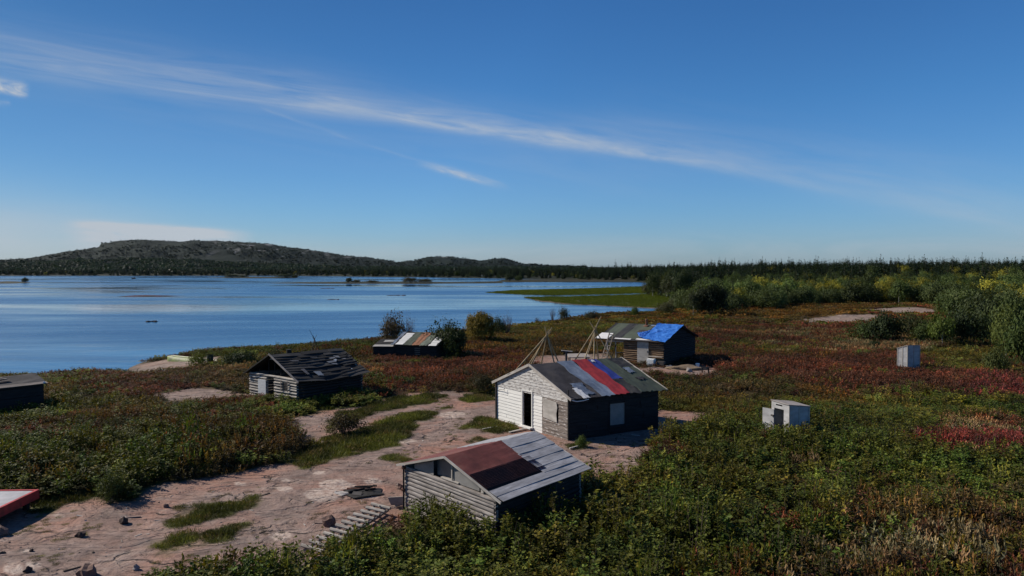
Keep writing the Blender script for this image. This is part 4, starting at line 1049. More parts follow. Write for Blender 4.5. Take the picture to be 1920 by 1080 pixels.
mb = MB(); mb.box(O+U*1.9+Nn*.0+Zv*1.43, U*.9, Zv*.035, Nn*-.25); mb.beam(O+U*2.46-Nn*.03+Zv*1.42, O+U*2.46-Nn*.03+Zv*2.1, .05, .04, Nn); mb.beam(O+U*3.95-Nn*.0+Zv*1.42, O+U*3.95-Nn*.0+Zv*1.68, .12, .03, Nn)
T.parts('gable_frame', mb, w_trim)
mb = MB(); mb.blob(O-U*.04+Nn*.08+Zv*1.36, (.1, .1, .07), 0, 1, .3, 2); mb.blob(O-U*.06+Nn*.08+Zv*.62, (.1, .09, .07), 0, 1, .3, 3); T.parts('log_end', mb, m_rustpipe)
mb = MB(); mb.tube(O+Nn*.1-U*.02+Zv*0, O+Nn*.1-U*.02+Zv*1.42, .03, .03, 6); T.parts('corner_post', mb, w_dark)
e0, e1, et = -.03, 1.05, 1.14
mb = MB(); H.sheet(mb, 1, e0, e1, 0, et-.02, .03, 2, 2); H.sheet(mb, -1, e0, e1, 0, et-.02, .03, 2, 2)
roof = T.part('roof', mb, w_dark)
def rs(q0, q1, t0, t1, mat, label, lift=.034, side=1, fn=None, nu=8, nv=8, name='roof_sheet'):
    mb = MB(); H.sheet(mb, side, q0, q1, t0, t1, .01, nu, nv, fn or wobble(.015, lift*50, 4), lift); T.part(name, mb, mat, roof, label)
rs(e0, .60, 0, .52, r_rust, 'rust-red tin sheet', .05); 
rs(e0+.01, .66, .50, .86, r_rustcor, 'dark red corrugated sheet', .045, 1, lambda u, v: .016*math.sin(v*math.pi*2*13), 4, 104)
ed = [0, .2, .39, .58, .76, .90, 1.02, et]
for k in range(len(ed)-1):
    full = ed[k] >= .87
    mb = MB(); H.sheet(mb, 1, (e0 if full else .58)+rnd.uniform(0, .02), e1+rnd.uniform(-.015, .02), ed[k], ed[k+1]+.02, .014, 8, 3, lambda u, v, k=k: .014*(v-.5)*1.2+.006*math.sin(u*7+k), .045); T.part('roof_board', mb, r_grey, roof)
rs(.60, .66, .46, .90, r_grey, 'grey board edging the corrugated sheet', .035)
rs(e0, .62, 0, et, r_rust, 'rust-red tin on the far slope', .045, -1)
for k in range(6):
    mb = MB(); H.sheet(mb, -1, .60, e1, ed[k], ed[k+1]+.02, .014, 6, 3, lambda u, v: .03*(v-.5), .045); T.part('roof_board', mb, r_grey, roof)
mb = MB()
for sd_ in (1, -1):
    for q in (e0-.008, e1):
        a, b = H.rp(sd_, q, 0), H.rp(sd_, q, et+.02); mb.beam(a+Zv*.03, b+Zv*.03, .035, .07, Zv)
T.parts('bargeboard', mb, w_trim, roof)
SH = H

# ================================================================== blue tarp cabin
A = P(1127, 633, 2.0); B = P(1244, 640, 2.0); C = P(1302, 629, 2.0)
H = Hut(A, B, C, 2.0, 3.04)
T = Thing('log_cabin', 'brown log cabin with dark felt roof half covered by a blue tarp', 'cabin', (*H.M.xy, H.g))
O, U, Nn, L = H.wall(H.A, H.B)
uW, _ = onwall(O, U, 1171, 660); d0, _ = onwall(O, U, 1196, 660); d1, _ = onwall(O, U, 1217, 660)
mb = MB(); plank_wall(mb, O, U, Nn, rowz(H.g, 1.98, .17, 31), lambda z: (uW, L), [(d0, d1, H.g-.1, 1.9)], 'log', .10, 0, .012, .015, 0, .05, 32, sag=.008); T.part('wall', mb, w_logbrown, label='front wall of brown logs')
mb = MB(); panel(mb, O, U, Nn, d0+.0, d1, H.g, 1.88, .11, .14); dr = T.part('door', mb, w_plypale)
mb = MB(); mb.box(O+U*(d1-.12)+Nn*.14+Zv*1.0, U*.04, Nn*.04, Zv*.12); T.part('handle', mb, m_iron, dr)
for (p, q, m_, gb) in ((H.B, H.C, w_dark, 1), (H.C, H.D, w_logbrown, 0)):  # right gable painted near-black as shade instead of log brown
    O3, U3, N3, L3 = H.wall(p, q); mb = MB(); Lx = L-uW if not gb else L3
    plank_wall(mb, O3, U3, N3, rowz(H.g, H.hr-.05 if gb else 1.98, .17, 33), (lambda z: (0, L3)) if not gb else H.gab(L3), [], 'log', .08, 0, .01, .015, 0, .05, 34); T.part('wall', mb, m_, label='gable wall with shade put into its dark log colour' if gb else None)
Wp = H.A+U*uW; O3, U3, N3, L3 = H.wall(Wp, Wp+(H.D-H.A)); mb = MB(); N3 = -U
plank_wall(mb, O3, U3, N3, rowz(H.g, H.hr-.05, .17, 35), H.gab(L3), [], 'log', .08, 0, .01, .015, 0, .05, 36); T.part('wall', mb, w_logbrown, label='inner gable under the porch')
mb = MB()
for u_, dd in ((.55, .15), (.7, L3-.3)):
    p = H.A+U*u_+(H.D-H.A).normalized()*dd; mb.beam(p+Zv*H.g, p+Zv*1.97, .10, .10, Nn)
mb.beam(O+U*1.45+Nn*.05+Zv*H.g, O+U*1.45+Nn*.05+Zv*1.9, .08, .06, Nn); mb.box(O+U*.5+Nn*.02+Zv*1.72, U*(uW-.55), Nn*.06, Zv*.16)
T.parts('porch_post', mb, w_trim)
mb = MB(); mb.beam(O+U*.9+Nn*.1+Zv*H.g, O+U*1.5+Nn*.1+Zv*1.5, .05, .05, Nn); mb.beam(O+U*1.2-Nn*.5+Zv*.7, O+U*2.0-Nn*.5+Zv*.75, .5, .04, Zv); mb.beam(O+U*1.3-Nn*.5+Zv*H.g, O+U*1.3-Nn*.5+Zv*.7, .06, .06, Nn); mb.beam(O+U*1.9-Nn*.5+Zv*H.g, O+U*1.9-Nn*.5+Zv*.7, .06, .06, Nn)
T.part('workbench', mb, w_dark)
e0, e1, et = -.07, 1.05, 1.12
def rp2(q, t, side=1):   # this roof runs A->B: q along A..B, front slope towards the camera
    fr = H.A.lerp(H.B, q); bk = H.D.lerp(H.C, q); rd = (fr+bk)/2+Zv*H.hr; ev = (fr if side > 0 else bk)+Zv*H.h
    return rd+(ev-rd)*t
def sh2(mb, q0, q1, t0, t1, th, nu=6, nv=6, fn=None, lift=0, side=1):
    n_ = (rp2(1, 0, side)-rp2(0, 0, side)).cross(rp2(0, 1, side)-rp2(0, 0, side)).normalized(); n_ = n_ if n_.z > 0 else -n_
    mb.sheet(*[rp2(a, b, side)+n_*lift for a, b in ((q0, t0), (q1, t0), (q1, t1), (q0, t1))], th, n_, nu, nv, fn, 0, (rnd.random()*9, rnd.random()*9))
mb = MB(); sh2(mb, e0+.02, e1-.01, 0, et-.02, .04); sh2(mb, e0+.02, e1-.01, 0, et-.02, .04, side=-1); roof = T.part('roof', mb, w_dark)
def rs(q0, q1, t0, t1, mat, label, lift=.045, side=1, amp=.02):
    mb = MB(); sh2(mb, q0, q1, t0, t1, .012, 8, 8, wobble(amp, lift*40, 4), lift, side); T.part('roofing_strip', mb, mat, roof, label)
rs(.0, .20, 0, .95, r_green, 'grey-green roofing strip'); rs(.19, .33, 0, 1.0, r_black, 'black-green roofing strip', .06); rs(.32, .62, .0, 1.0, r_green, 'dull green roofing strip', .05); rs(e0, e1, 0, et, r_black, 'dark felt on the far slope', .045, -1)
rs(.60, e1, 0, et-.02, r_char, 'felt under the tarp', .045); rs(e0, .14, .72, 1.10, r_white, 'white tin sheet over the porch corner', .07, 1, .01)
rs(.24, .50, 1.0, 1.06, r_white, 'white eave flashing', .06, 1, .01); rs(.58, .90, .97, 1.05, r_white, 'white eave flashing by the door', .08, 1, .01); rs(.47, .66, .42, .60, r_char, 'grey patch beside the tarp', .075, 1, .01)
rs(.57, .66, .05, .12, r_white, 'white batten near the stovepipe', .09, 1, .0)
mb = MB(); mb.beam(rp2(e1-.012, 0)+Zv*.02, rp2(e1-.012, et)+Zv*.02, .03, .12, Zv); mb.beam(rp2(e1-.012, 0, -1)+Zv*.02, rp2(e1-.012, et, -1)+Zv*.02, .03, .12, Zv); mb.beam(rp2(e0, 0)+Zv*.05, rp2(.52, 0)+Zv*.07, .10, .02, Zv); T.parts('bargeboard', mb, w_dark, roof)
cpos = rp2(.50, .12); mb = MB(); mb.tube(cpos-Zv*.1, cpos+Zv*.62, .10, .10, 10); mb.blob(cpos+Zv*.05, (.32, .3, .12), 1, 1, .2, 4); st = T.part('stovepipe', mb, [m_rustpipe, m_rustpipe])
mb = MB(); mb.tube(cpos+Zv*.62, cpos+Zv*.68, .15, .12, 10); T.part('pipe_cap', mb, m_rustpipe, st)
# tarp
mb = MB()
def tw(u, v):
    k = mnoise.noise(Vector((u*5, v*6, 3)))*.07+abs(mnoise.noise(Vector((u*9+v*7, v*3, 7))))*.10*max(0, 1-u*1.6)+.05*max(0, .35-u)*math.sin(v*22+u*30)
    return max(.0, k+.04)
q00, q10, q11, q01 = rp2(.655, -.03), rp2(e1+.01, -.03), rp2(e1+.012, et+.02), rp2(.60, .98)
q01 = rp2(.66, .98); nrm = (q10-q00).cross(q01-q00).normalized(); nrm = nrm if nrm.z > 0 else -nrm
mb.sheet(*[p+nrm*.085 for p in (q00, q10, q11, q01)], .006, nrm, 40, 30, tw)
mb.sheet(*[p+nrm*.095 for p in (rp2(.50, .66), rp2(.66, .45), rp2(.665, .97), rp2(.60, .90))], .006, nrm, 16, 16, lambda u, v: .03+abs(mnoise.noise(Vector((u*6, v*7, 1))))*.12)
mb.sheet(*[p+Zv*.10 for p in (rp2(.655, -.03), rp2(e1+.01, -.03), rp2(e1, .25, -1), rp2(.67, .22, -1))], .006, Zv, 12, 4, lambda u, v: .0)
solo('tarp', mb, m_tarp, 'crumpled bright blue tarp draped over one end of the cabin roof', 'tarp', (q00+q11)/2)
# ladder on the blue cabin
lt, lb = rp2(.075, .80)+Zv*.18, None
lb = P(1131, 678, H.g+.05); lt = P(1147, 624, 2.75)
base = Vector((lb.x, lb.y, H.g)); T2 = Thing('ladder', 'pale wooden ladder leaning on the porch roof of the tarp cabin', 'ladder', base)
ax = (lt-lb); sidev = U*.24
for s_ in (-1, 1):
    mb = MB(); mb.beam(lb+sidev*s_, lt+sidev*s_*.8, .075, .06, Nn); T2.part('rail', mb, w_loglight)
for k in range(8):
    f = .07+k*.125; p = lb+ax*f; mb = MB(); mb.beam(p-sidev*(1-.2*f), p+sidev*(1-.2*f), .06, .06, Nn); T2.part('rung', mb, w_loglight)
# fridge, stove beside the door
p = gp(1223, 684); O4 = O+U*(d1+.12)+Nn*.28
mb = MB(); mb.box(Vector((O4.x, O4.y, H.g)), U*.62, Nn*.5, Zv*.72); T2 = Thing('fridge', 'small white fridge standing against the log wall beside the door', 'fridge', (O4.x, O4.y, H.g)); T2.part('body', mb, m_appl)
mb = MB()
for a, b in ((.02, .60), (.64, .60)):
    pass
mb.box(Vector((O4.x, O4.y, H.g))+U*.02+Nn*.503+Zv*.02, U*.27, Nn*.02, Zv*.66); mb.box(Vector((O4.x, O4.y, H.g))+U*.32+Nn*.503+Zv*.02, U*.28, Nn*.02, Zv*.66); T2.part('door', mb, m_appl)
O5 = O4+U*.85; mb = MB(); b5 = Vector((O5.x, O5.y, H.g)); mb.box(b5+Zv*.25, U*.6, Nn*.4, Zv*.3)
T2 = Thing('wood_stove', 'rusty box stove under a shelf at the corner of the tarp cabin', 'stove', b5); T2.part('firebox', mb, m_iron)
for a, b in ((.04, .04), (.52, .04), (.04, .33), (.52, .33)):
    mb = MB(); mb.box(b5+U*a+Nn*b, U*.04, Nn*.04, Zv*.25); T2.part('leg', mb, m_iron)
mb = MB(); mb.box(O+U*(d1+.05)+Nn*.13+Zv*(H.g+.86), U*1.25, Nn*.3, Zv*.04); T.part('shelf', mb, w_loglight)
BC = H

# ================================================================== ruined log cabin on the left
A = P(471, 694, 1.6); B = P(557, 707, 1.6); C = P(677, 694, 1.5)
H = Hut(A, B, C, 1.55, 2.72)
T = Thing('ruined_log_cabin', 'ruined bleached log cabin with sagging dark roof boards and open gable', 'cabin', (*H.M.xy, H.g))
O, U, Nn, L = H.wall(H.A, H.B)
d0, _ = onwall(O, U, 502, 720); d1, _ = onwall(O, U, 516, 720); w0, z1_ = onwall(O, U, 531, 714); w1, z0_ = onwall(O, U, 542, 733)
mb = MB(); plank_wall(mb, O, U, Nn, rowz(H.g, 1.5, .165, 41, .3), lambda z: (0, L), [(d0, d1, -1, 1.32), (w0, w1, z0_, z1_)], 'log', .12, 0, .02, .02, 0, .06, 42, sag=.012); T.part('wall', mb, w_loglight, label='front wall of bleached logs')
l0, _ = onwall(O, U, 486, 720)
mb = MB(); hx = O+U*d0+Nn*.15; dv = (-U*.995+Nn*.06).normalized(); mb.box(Vector((hx.x, hx.y, H.g+.02)), dv*.75, Vector((dv.y, -dv.x, 0))*.04, Zv*1.28); T.part('door', mb, w_white, label='pale door hanging open')
mb = MB(); panel(mb, O, U, Nn, w0-.06, w0, z0_-.05, z1_+.05, .13, .16); panel(mb, O, U, Nn, w1, w1+.06, z0_-.05, z1_+.05, .13, .16); panel(mb, O, U, Nn, (w0+w1)/2-.02, (w0+w1)/2+.02, z0_, z1_, .05, .08); T.parts('window_frame', mb, w_log)
for (p, q, gb) in ((H.B, H.C, 0), (H.C, H.D, 1), (H.D, H.A, 0)):
    O3, U3, N3, L3 = H.wall(p, q); mb = MB()
    plank_wall(mb, O3, U3, N3, rowz(H.g, 2.6 if gb else 1.5, .165, 43), H.gab(L3) if gb else (lambda z: (0, L3)), [], 'log', .09, 0, .02, .02, 0, .06, 44); T.part('wall', mb, w_dark if p is H.B else w_log)  # right-hand long wall gets near-black colour in place of shade
mb = MB(); r_ = random.Random(4)
for k in range(7):
    u_ = .55+k*(L-1.1)/6; zt = H.h+(H.hr-H.h)*(1-abs(u_-L/2)/(L/2))-.08
    if zt > 1.66 and k not in (1, 5): mb.beam(O+U*u_-Nn*.12+Zv*1.52, O+U*(u_+r_.uniform(-.05, .05))-Nn*.12+Zv*zt, .07, .03, Nn)
T.parts('gable_stud', mb, w_dark)
mb = MB(); pk_ = O+U*(L/2)+Nn*.02; mb.add([pk_+Zv*2.66-U*.38+Nn*0-Zv*.22, pk_+Zv*2.44+U*.3, pk_+Zv*2.68, pk_+Zv*2.44-U*.38-Nn*.03, pk_+Zv*2.44+U*.3-Nn*.03, pk_+Zv*2.68-Nn*.03], [(0, 1, 2), (5, 4, 3), (0, 3, 4, 1), (1, 4, 5, 2), (2, 5, 3, 0)], 0, (O, U, Zv)); T.part('gable_board', mb, w_ply)
def sag(q, t): return -.16*math.sin(math.pi*min(1, max(0, q)))*t*1.2
def rrow(side, rows, mats, seed):
    rr = random.Random(seed)
    for k in range(rows):
        t0 = k*1.14/rows; q = -.05
        while q < 1.05:
            ln = rr.uniform(.22, .5); q1 = min(q+ln, 1.06)
            if rr.random() > (.10 if side > 0 else .04):
                mt = rr.choice(mats); j = rr.uniform(-.02, .03); mb = MB()
                P4 = [H.rp(side, a+rr.uniform(-.008, .008), b)+Zv*sag(a, b) for a, b in ((q, t0), (q1, t0+j), (q1, t0+1.14/rows+.03+j), (q, t0+1.14/rows+.03))]
                mb.sheet(*P4, .018, None, 4, 2, lambda u, v: .045+.04*(v-.3)+.015*math.sin(u*5+k)); yield mt, mb
            q = q1+.004
mb = MB(); mats_r = [w_dark, w_dark, w_dark, r_black, r_black, w_roofb]; msh = {}
base_ = MB(); 
for sd_ in (1, -1): H.sheet(base_, sd_, -.03, 1.03, .0, 1.1, .02, 8, 6, lambda u, v: -.16*math.sin(math.pi*u)*(v if sd_ > 0 else v))
roof = T.part('roof', base_, m_black)
allb = {}
for sd_ in (1, -1):
    for mt, b_ in rrow(sd_, 11, mats_r, 5+sd_):
        tgt = allb.setdefault(mt.name, (mt, MB()))[1]; o_ = len(tgt.v); tgt.v += b_.v; tgt.f += [tuple(o_+i for i in f) for f in b_.f]; tgt.mi += b_.mi; tgt.uv += b_.uv
one = MB(); ml = []
for mt, b_ in allb.values():
    o_ = len(one.v); one.v += b_.v; one.f += [tuple(o_+i for i in f) for f in b_.f]; one.mi += [len(ml)]*len(b_.f); one.uv += b_.uv; ml.append(mt)
T.part('roof_boards', one, ml, roof)
rr = random.Random(9)
for (q, t, lq, lt_, mt) in ((.30, .83, .10, .16, w_plypale), (.62, .52, .14, .06, w_loglight), (.70, .40, .10, .05, w_loglight), (.80, .34, .07, .08, w_loglight), (.74, .50, .05, .05, w_white), (.88, .50, .05, .04, w_loglight), (.66, .60, .08, .05, w_loglight), (.15, .72, .06, .22, w_grey), (.12, .35, .12, .04, w_grey), (.45, .28, .10, .03, w_grey), (.85, .95, .02, .02, w_white)):
    mb = MB(); a_ = rr.uniform(-.02, .05)
    mb.sheet(*[H.rp(1, qq_, tt_)+Zv*(sag(qq_, tt_)+.12) for qq_, tt_ in ((q, t), (q+lq, t+a_), (q+lq, t+lt_+a_), (q+.02, t+lt_))], .015); T.part('loose_board', mb, mt, roof)
mb = MB(); a, b = H.rp(1, -.06, -.02), H.rp(1, -.06, 1.22); mb.beam(a+Zv*.08, b+Zv*.05, .05, .10, Zv); T.parts('bargeboard', mb, w_log, roof)
a, b = H.rp(-1, -.06, 0), H.rp(-1, -.06, 1.15); mb = MB(); mb.beam(a+Zv*.06, b+Zv*.04, .04, .07, Zv); T.parts('bargeboard', mb, w_dark, roof)
cpos = H.rp(-1, .42, .55); mb = MB(); mb.tube(cpos-Zv*.1, cpos+Zv*.75, .16, .16, 10); T.part('chimney', mb, m_black)
# brush against its long side
# ================================================================== patchwork hut by the shore
A = P(738, 645, 1.15); B = P(818, 647, 1.15); g_ = gp(780, 664)
nn_ = Vector((B.y-A.y, -(B.x-A.x), 0)).normalized(); nn_ = nn_ if nn_.y > 0 else -nn_
PA, PB = xy(A), xy(B); dep = 4.2; sk = Vector((.75, 0, 0))
class RHut(Hut): pass
H = Hut(PA+nn_*dep+sk, PA, PB, 1.15, 2.05)   # ridge runs parallel to A-B; gable faces left
T = Thing('patchwork_hut', 'small dark shoreline hut with patchwork roof of white, green and brown sheets', 'hut', (*H.M.xy, H.g))
for (p, q, gb) in ((H.A, H.B, 1), (H.B, H.C, 0), (H.C, H.D, 1), (H.D, H.A, 0)):
    O3, U3, N3, L3 = H.wall(p, q); mb = MB()
    plank_wall(mb, O3, U3, N3, rowz(H.g, H.hr-.05 if gb else H.h, .18, 53), H.gab(L3) if gb else (lambda z: (0, L3)), [], 'plank', .03, 0, .01, .01, 0, 0, 54); T.part('wall', mb, w_dark)
O3, U3, N3, L3 = H.wall(H.B, H.C); mb = MB(); panel(mb, O3, U3, N3, L3*.50, L3*.63, .2, .95, .035, .06)
for k in range(4): panel(mb, O3, U3, N3, L3*.50, L3*.63, .25+k*.18, .31+k*.18, .062, .075, 1)
T.part('hatch', mb, [w_dark, w_grey])
mb = MB(); H.sheet(mb, 1, -.04, 1.04, 0, 1.08, .03, 2, 2); H.sheet(mb, -1, -.04, 1.04, 0, 1.08, .03, 2, 2); roof = T.part('roof', mb, w_dark)
def rs(q0, q1, t0, t1, mat, label, lift=.034, side=1):
    mb = MB(); H.sheet(mb, side, q0, q1, t0, t1, .012, 8, 12, wobble(.03, q0*9, 4), lift, ej=.16); T.part('roofing_strip', mb, mat, roof, label)
rs(-.05, .02, 0, 1.1, r_steel, 'grey edging'); rs(.25, .46, 0, 1.1, r_green, 'dark green strip', .05); rs(.45, .64, .04, 1.1, r_brown, 'brown strip', .065); rs(.62, .80, .25, 1.1, plain('sage_felt', (.13, .145, .11), .8), 'sage green strip', .05); rs(.02, 1.04, 0, 1.1, r_black, 'black felt on the far slope', .035, -1)
for (q0, q1, t0, t1) in ((.05, .25, .12, 1.08), (.84, 1.02, .05, 1.12)):
    mb = MB(); k_ = 9
    for k in range(k_):
        a_ = t0+(t1-t0)*k/k_; H.sheet(mb, 1, q0+rnd.uniform(0, .02), q1+rnd.uniform(-.02, .01), a_, a_+(t1-t0)/k_*.86, .02, 3, 1, None, .036+rnd.uniform(0, .02))
    T.part('roof_boards', mb, w_white, roof, 'patch of whitened roof boards')
mb = MB(); c_ = H.rp(1, .5, .02); mb.tube(c_, c_+Zv*.28, .07, .07, 8); mb.beam(c_+Zv*.2-Vector((.2, 0, 0)), c_+Zv*.3+Vector((.15, 0, 0)), .05, .05); T.part('stovepipe', mb, m_iron)
# lean-to
La, Lb = P(700, 648, 1.0), P(740, 647, 1.05); H2 = Hut(xy(La)+nn_*3.0+sk*.5, xy(La), xy(Lb), .95, 1.45)
mb = MB()
for (p, q, gb) in ((H2.A, H2.B, 1), (H2.B, H2.C, 0), (H2.D, H2.A, 0)):
    O3, U3, N3, L3 = H2.wall(p, q); plank_wall(mb, O3, U3, N3, rowz(H.g, 1.4 if gb else .93, .18, 55), H2.gab(L3) if gb else (lambda z: (0, L3)), [], 'plank', .03, 0, .01, .01, 0, 0, 56)
T.part('annex_wall', mb, w_dark, label='low annex wall at the left end')
mb = MB(); H2.sheet(mb, 1, -.04, 1.0, 0, 1.1, .03, 4, 4, wobble(.03, 2), 0); H2.sheet(mb, -1, -.04, 1.0, 0, 1.1, .03, 4, 4, wobble(.03, 3), 0); T.part('annex_roof', mb, w_dark)
mb = MB(); H2.sheet(mb, 1, .0, .95, .84, 1.1, .015, 4, 2, wobble(.02, 4), .035); H2.sheet(mb, 1, .25, .72, .2, .45, .015, 4, 2, wobble(.02, 5), .035); T.part('annex_flashing', mb, w_plypale)

# ================================================================== dark hut at the left edge
B = xy(P(81, 716, 1.5)); u_ = Vector((.61, .79, 0)).normalized(); n_ = Vector((.79, -.61, 0)); A = B-u_*6.0
H = Hut(B-n_*3.4, B, A, 1.42, 1.80)
T = Thing('dark_hut', 'low dark hut with loose boards on its flat roof at the left edge', 'hut', (*H.M.xy, H.g))
for (p, q, gb) in ((H.A, H.B, 1), (H.B, H.C, 0), (H.C, H.D, 1), (H.D, H.A, 0)):
    O3, U3, N3, L3 = H.wall(p, q); mb = MB()
    plank_wall(mb, O3, U3, N3, rowz(H.g, H.hr-.05 if gb else H.h, .18, 63), H.gab(L3) if gb else (lambda z: (0, L3)), [], 'plank', .03, 0, .01, .01, 0, 0, 64); T.part('wall', mb, w_dark)
mb = MB(); H.sheet(mb, 1, -.03, 1.03, 0, 1.1, .04, 6, 4, wobble(.04, 1), 0); H.sheet(mb, -1, -.03, 1.03, 0, 1.1, .04, 6, 4, wobble(.04, 1), 0); roof = T.part('roof', mb, r_char)
mb = MB(); H.sheet(mb, 1, -.03, 1.03, .92, 1.12, .02, 8, 2, wobble(.03, 3), .05); T.part('eave_board', mb, w_grey, roof)
rr = random.Random(3)
for k in range(7):
    q, t = rr.uniform(.12, .6), rr.uniform(.2, .8); mb = MB(); a = H.rp(1, q, t)+Zv*.09; b = H.rp(1, q+rr.uniform(.1, .3), t+rr.uniform(-.25, .25))+Zv*.10; mb.beam(a, b, .16, .025, Zv); T.part('loose_board', mb, [w_grey, w_ply, w_log][k % 3], roof)
mb = MB(); mb.blob(H.rp(1, 0, 1.08)+Zv*.08, (.07, .07, .07), 0, 1); T.part('roof_stone', mb, r_white, roof)

# ================================================================== outhouses
def outhouse(name, label, Lc, N_, Rb, hl, hn, hr_, door):
    """Lc left front corner, N_ near corner, Rb right back corner (ground xy); heights at each"""
    Lc, N_, Rb = xy(Lc), xy(N_), xy(Rb); K_ = Lc+Rb-N_; hk = hl+hr_-hn
    g = min(float(ground_z(np.array([p.x]), np.array([p.y]))[0]) for p in (Lc, N_, Rb, K_))-.05
    KEEP.append([tuple(p.xy) for p in (Lc, N_, Rb, K_)])
    M = (Lc+N_+Rb+K_)/4; T = Thing(name, label, 'outhouse', (M.x, M.y, g))
    def wallq(p, q, hp, hq, op=None):
        U_ = (q-p).normalized(); L_ = (q-p).length; n_ = Vector((U_.y, -U_.x, 0)); n_ = n_ if n_.dot(p-M) > 0 else -n_
        mb = MB()
        def quad(u0, u1, z0a, z0b, z1a, z1b):
            v = [p+U_*u0+Zv*z0a, p+U_*u1+Zv*z0b, p+U_*u1+Zv*z1b, p+U_*u0+Zv*z1a]; v += [x-n_*.03 for x in v]
            mb.add(v, [(0, 1, 2, 3), (7, 6, 5, 4), (0, 4, 5, 1), (1, 5, 6, 2), (2, 6, 7, 3), (3, 7, 4, 0)], 0, (p, U_, Zv))
        hh = lambda u: hp+(hq-hp)*u/L_
        if op:
            u0, u1, z1 = op
            quad(0, u0, g, g, hh(0), hh(u0)); quad(u1, L_, g, g, hh(u1), hh(L_)); s0, s1 = u0+.1, u1-.1
            zs = z1+.13; quad(u0, u1, z1, z1, zs, zs); quad(u0, s0, zs, zs, zs+.07, zs+.07); quad(s1, u1, zs, zs, zs+.07, zs+.07); quad(u0, u1, zs+.07, zs+.07, hh(u0), hh(u1))
        else: quad(0, L_, g, g, hp, hq)
        T.part('wall', mb, m_out)
        if not op:
            mb = MB()
            for f_ in (.02, .5, .98): a_ = p+U_*L_*f_; mb.beam(a_+n_*.012+Zv*g, a_+n_*.012+Zv*hh(L_*f_), .05, .022, n_)
            T.parts('batten', mb, w_trim)
        return U_, n_, L_
    if door:
        U_, n_, L_ = wallq(Lc, N_, hl, hn, (.16, .66*(N_-Lc).length+.05, 1.48))
        hx = Lc+U_*.16+n_*.03; dv = (-U_*.9+n_*.18).normalized(); mb = MB(); mb.box(Vector((hx.x, hx.y, g+.1)), dv*.62, Vector((dv.y, -dv.x, 0))*.03, Zv*1.42); dr = T.part('door', mb, m_out, label='plywood door standing open')
        mb = MB()
        for z_ in (.45, 1.2): mb.box(Vector((hx.x, hx.y, g+z_))-n_*.0+dv*-.03, dv*.14, n_*.06, Zv*.07)
        T.parts('hinge', mb, m_iron, dr)
        mb = MB(); c_ = (M+(K_+Rb)*.5)/2; U9 = (N_-Lc).normalized(); mb.box(Vector((c_.x, c_.y, g))-U9*.35, U9*.7, (Rb-N_).normalized()*.3, Zv*.5); T.part('seat_box', mb, m_void)
    else: wallq(Lc, N_, hl, hn)
    wallq(N_, Rb, hn, hr_); wallq(Rb, K_, hr_, hk); wallq(K_, Lc, hk, hl)
    mb = MB(); ex = 1.07
    cs = [M+(p-M)*ex+Zv*h for p, h in ((Lc, hl), (N_, hn), (Rb, hr_), (K_, hk))]; mb.sheet(cs[0], cs[1], cs[2], cs[3], .035, None, 3, 3, None, 0); T.part('roof', mb, w_ply)
n0 = xy(P(1479.4, 760, 1.75)); l0 = n0+Vector((-.42, 1.0, 0)); r0 = n0+Vector((1.12, .42, 0))
outhouse('outhouse', 'pale plywood outhouse with its door standing open and a vent slot above', l0, n0, r0, 1.80, 1.75, 1.60, True)
n0 = xy(P(1702, 648, 1.9)); l0 = n0+Vector((-.50, .60, 0)); r0 = n0+Vector((1.15, .28, 0))
outhouse('outhouse', 'closed plywood outhouse farther back in the red meadow', l0, n0, r0, 1.62, 1.9, 1.88, False)

# ================================================================== tipi frames
def tipi(label, ctr, d, apx, apy, feet, tops, r=.048, mats=w_pole):
    c = Vector(((ctr-960)/F*d, d, 0)); g = float(ground_z(np.array([c.x]), np.array([c.y]))[0]); c.z = g
    T = Thing('tipi_frame', label, 'pole frame', c); rr = random.Random(int(d))
    ap = Vector(ray(apx, apy)); ap = Vector((0, 0, CH))+ap*(d/ap.y)
    for (fx, dy), (tx, ty) in zip(feet, tops):
        y_ = d+dy; f = Vector(((fx-960)/F*y_, y_, 0)); f.z = float(ground_z(np.array([f.x]), np.array([f.y]))[0])-.05
        t_ = Vector(ray(tx, ty)); t_ = Vector((0, 0, CH))+t_*((d-dy*.18)/t_.y)
        m_ = ap+Vector((rr.uniform(-.06, .06), rr.uniform(-.06, .06)-dy*.03, 0))
        mb = MB(); mb.path([f, f.lerp(m_, .5)+Vector((rr.uniform(-.03, .03), 0, 0)), m_, t_], [r*1.2, r, r*.8, r*.6], 7); T.part('pole', mb, mats)
tipi('bare tipi frame of pale poles right behind the white plank cabin', 1018, 49, 1025, 630, [(938, -1.2), (968, .4), (975, -.3), (1052, -.6), (1064, 1.2), (1010, 2.0)], [(1035, 614), (1034, 620), (1029, 617), (1021, 612), (1022, 615), (1026, 622)])
tipi('taller bare tipi frame of tan poles beside the leaning ladder', 1116, 57, 1116, 618, [(1066, -.8), (1088, -1.8), (1093, .8), (1114, -2.2), (1123, 1.6), (1160, -.6)], [(1127, 593), (1125, 599), (1119, 612), (1105.5, 603), (1116, 612), (1110, 610)])
g_ = gp(590, 662)
tipi('small dark tripod of poles on the shore behind the ruined cabin', 591, g_.y-1, 590, 637, [(579, -.4), (584, .7), (601, .2), (595, -.7)], [(594, 628), (580, 618), (587, 629), (586, 631)], .026, w_poledark)

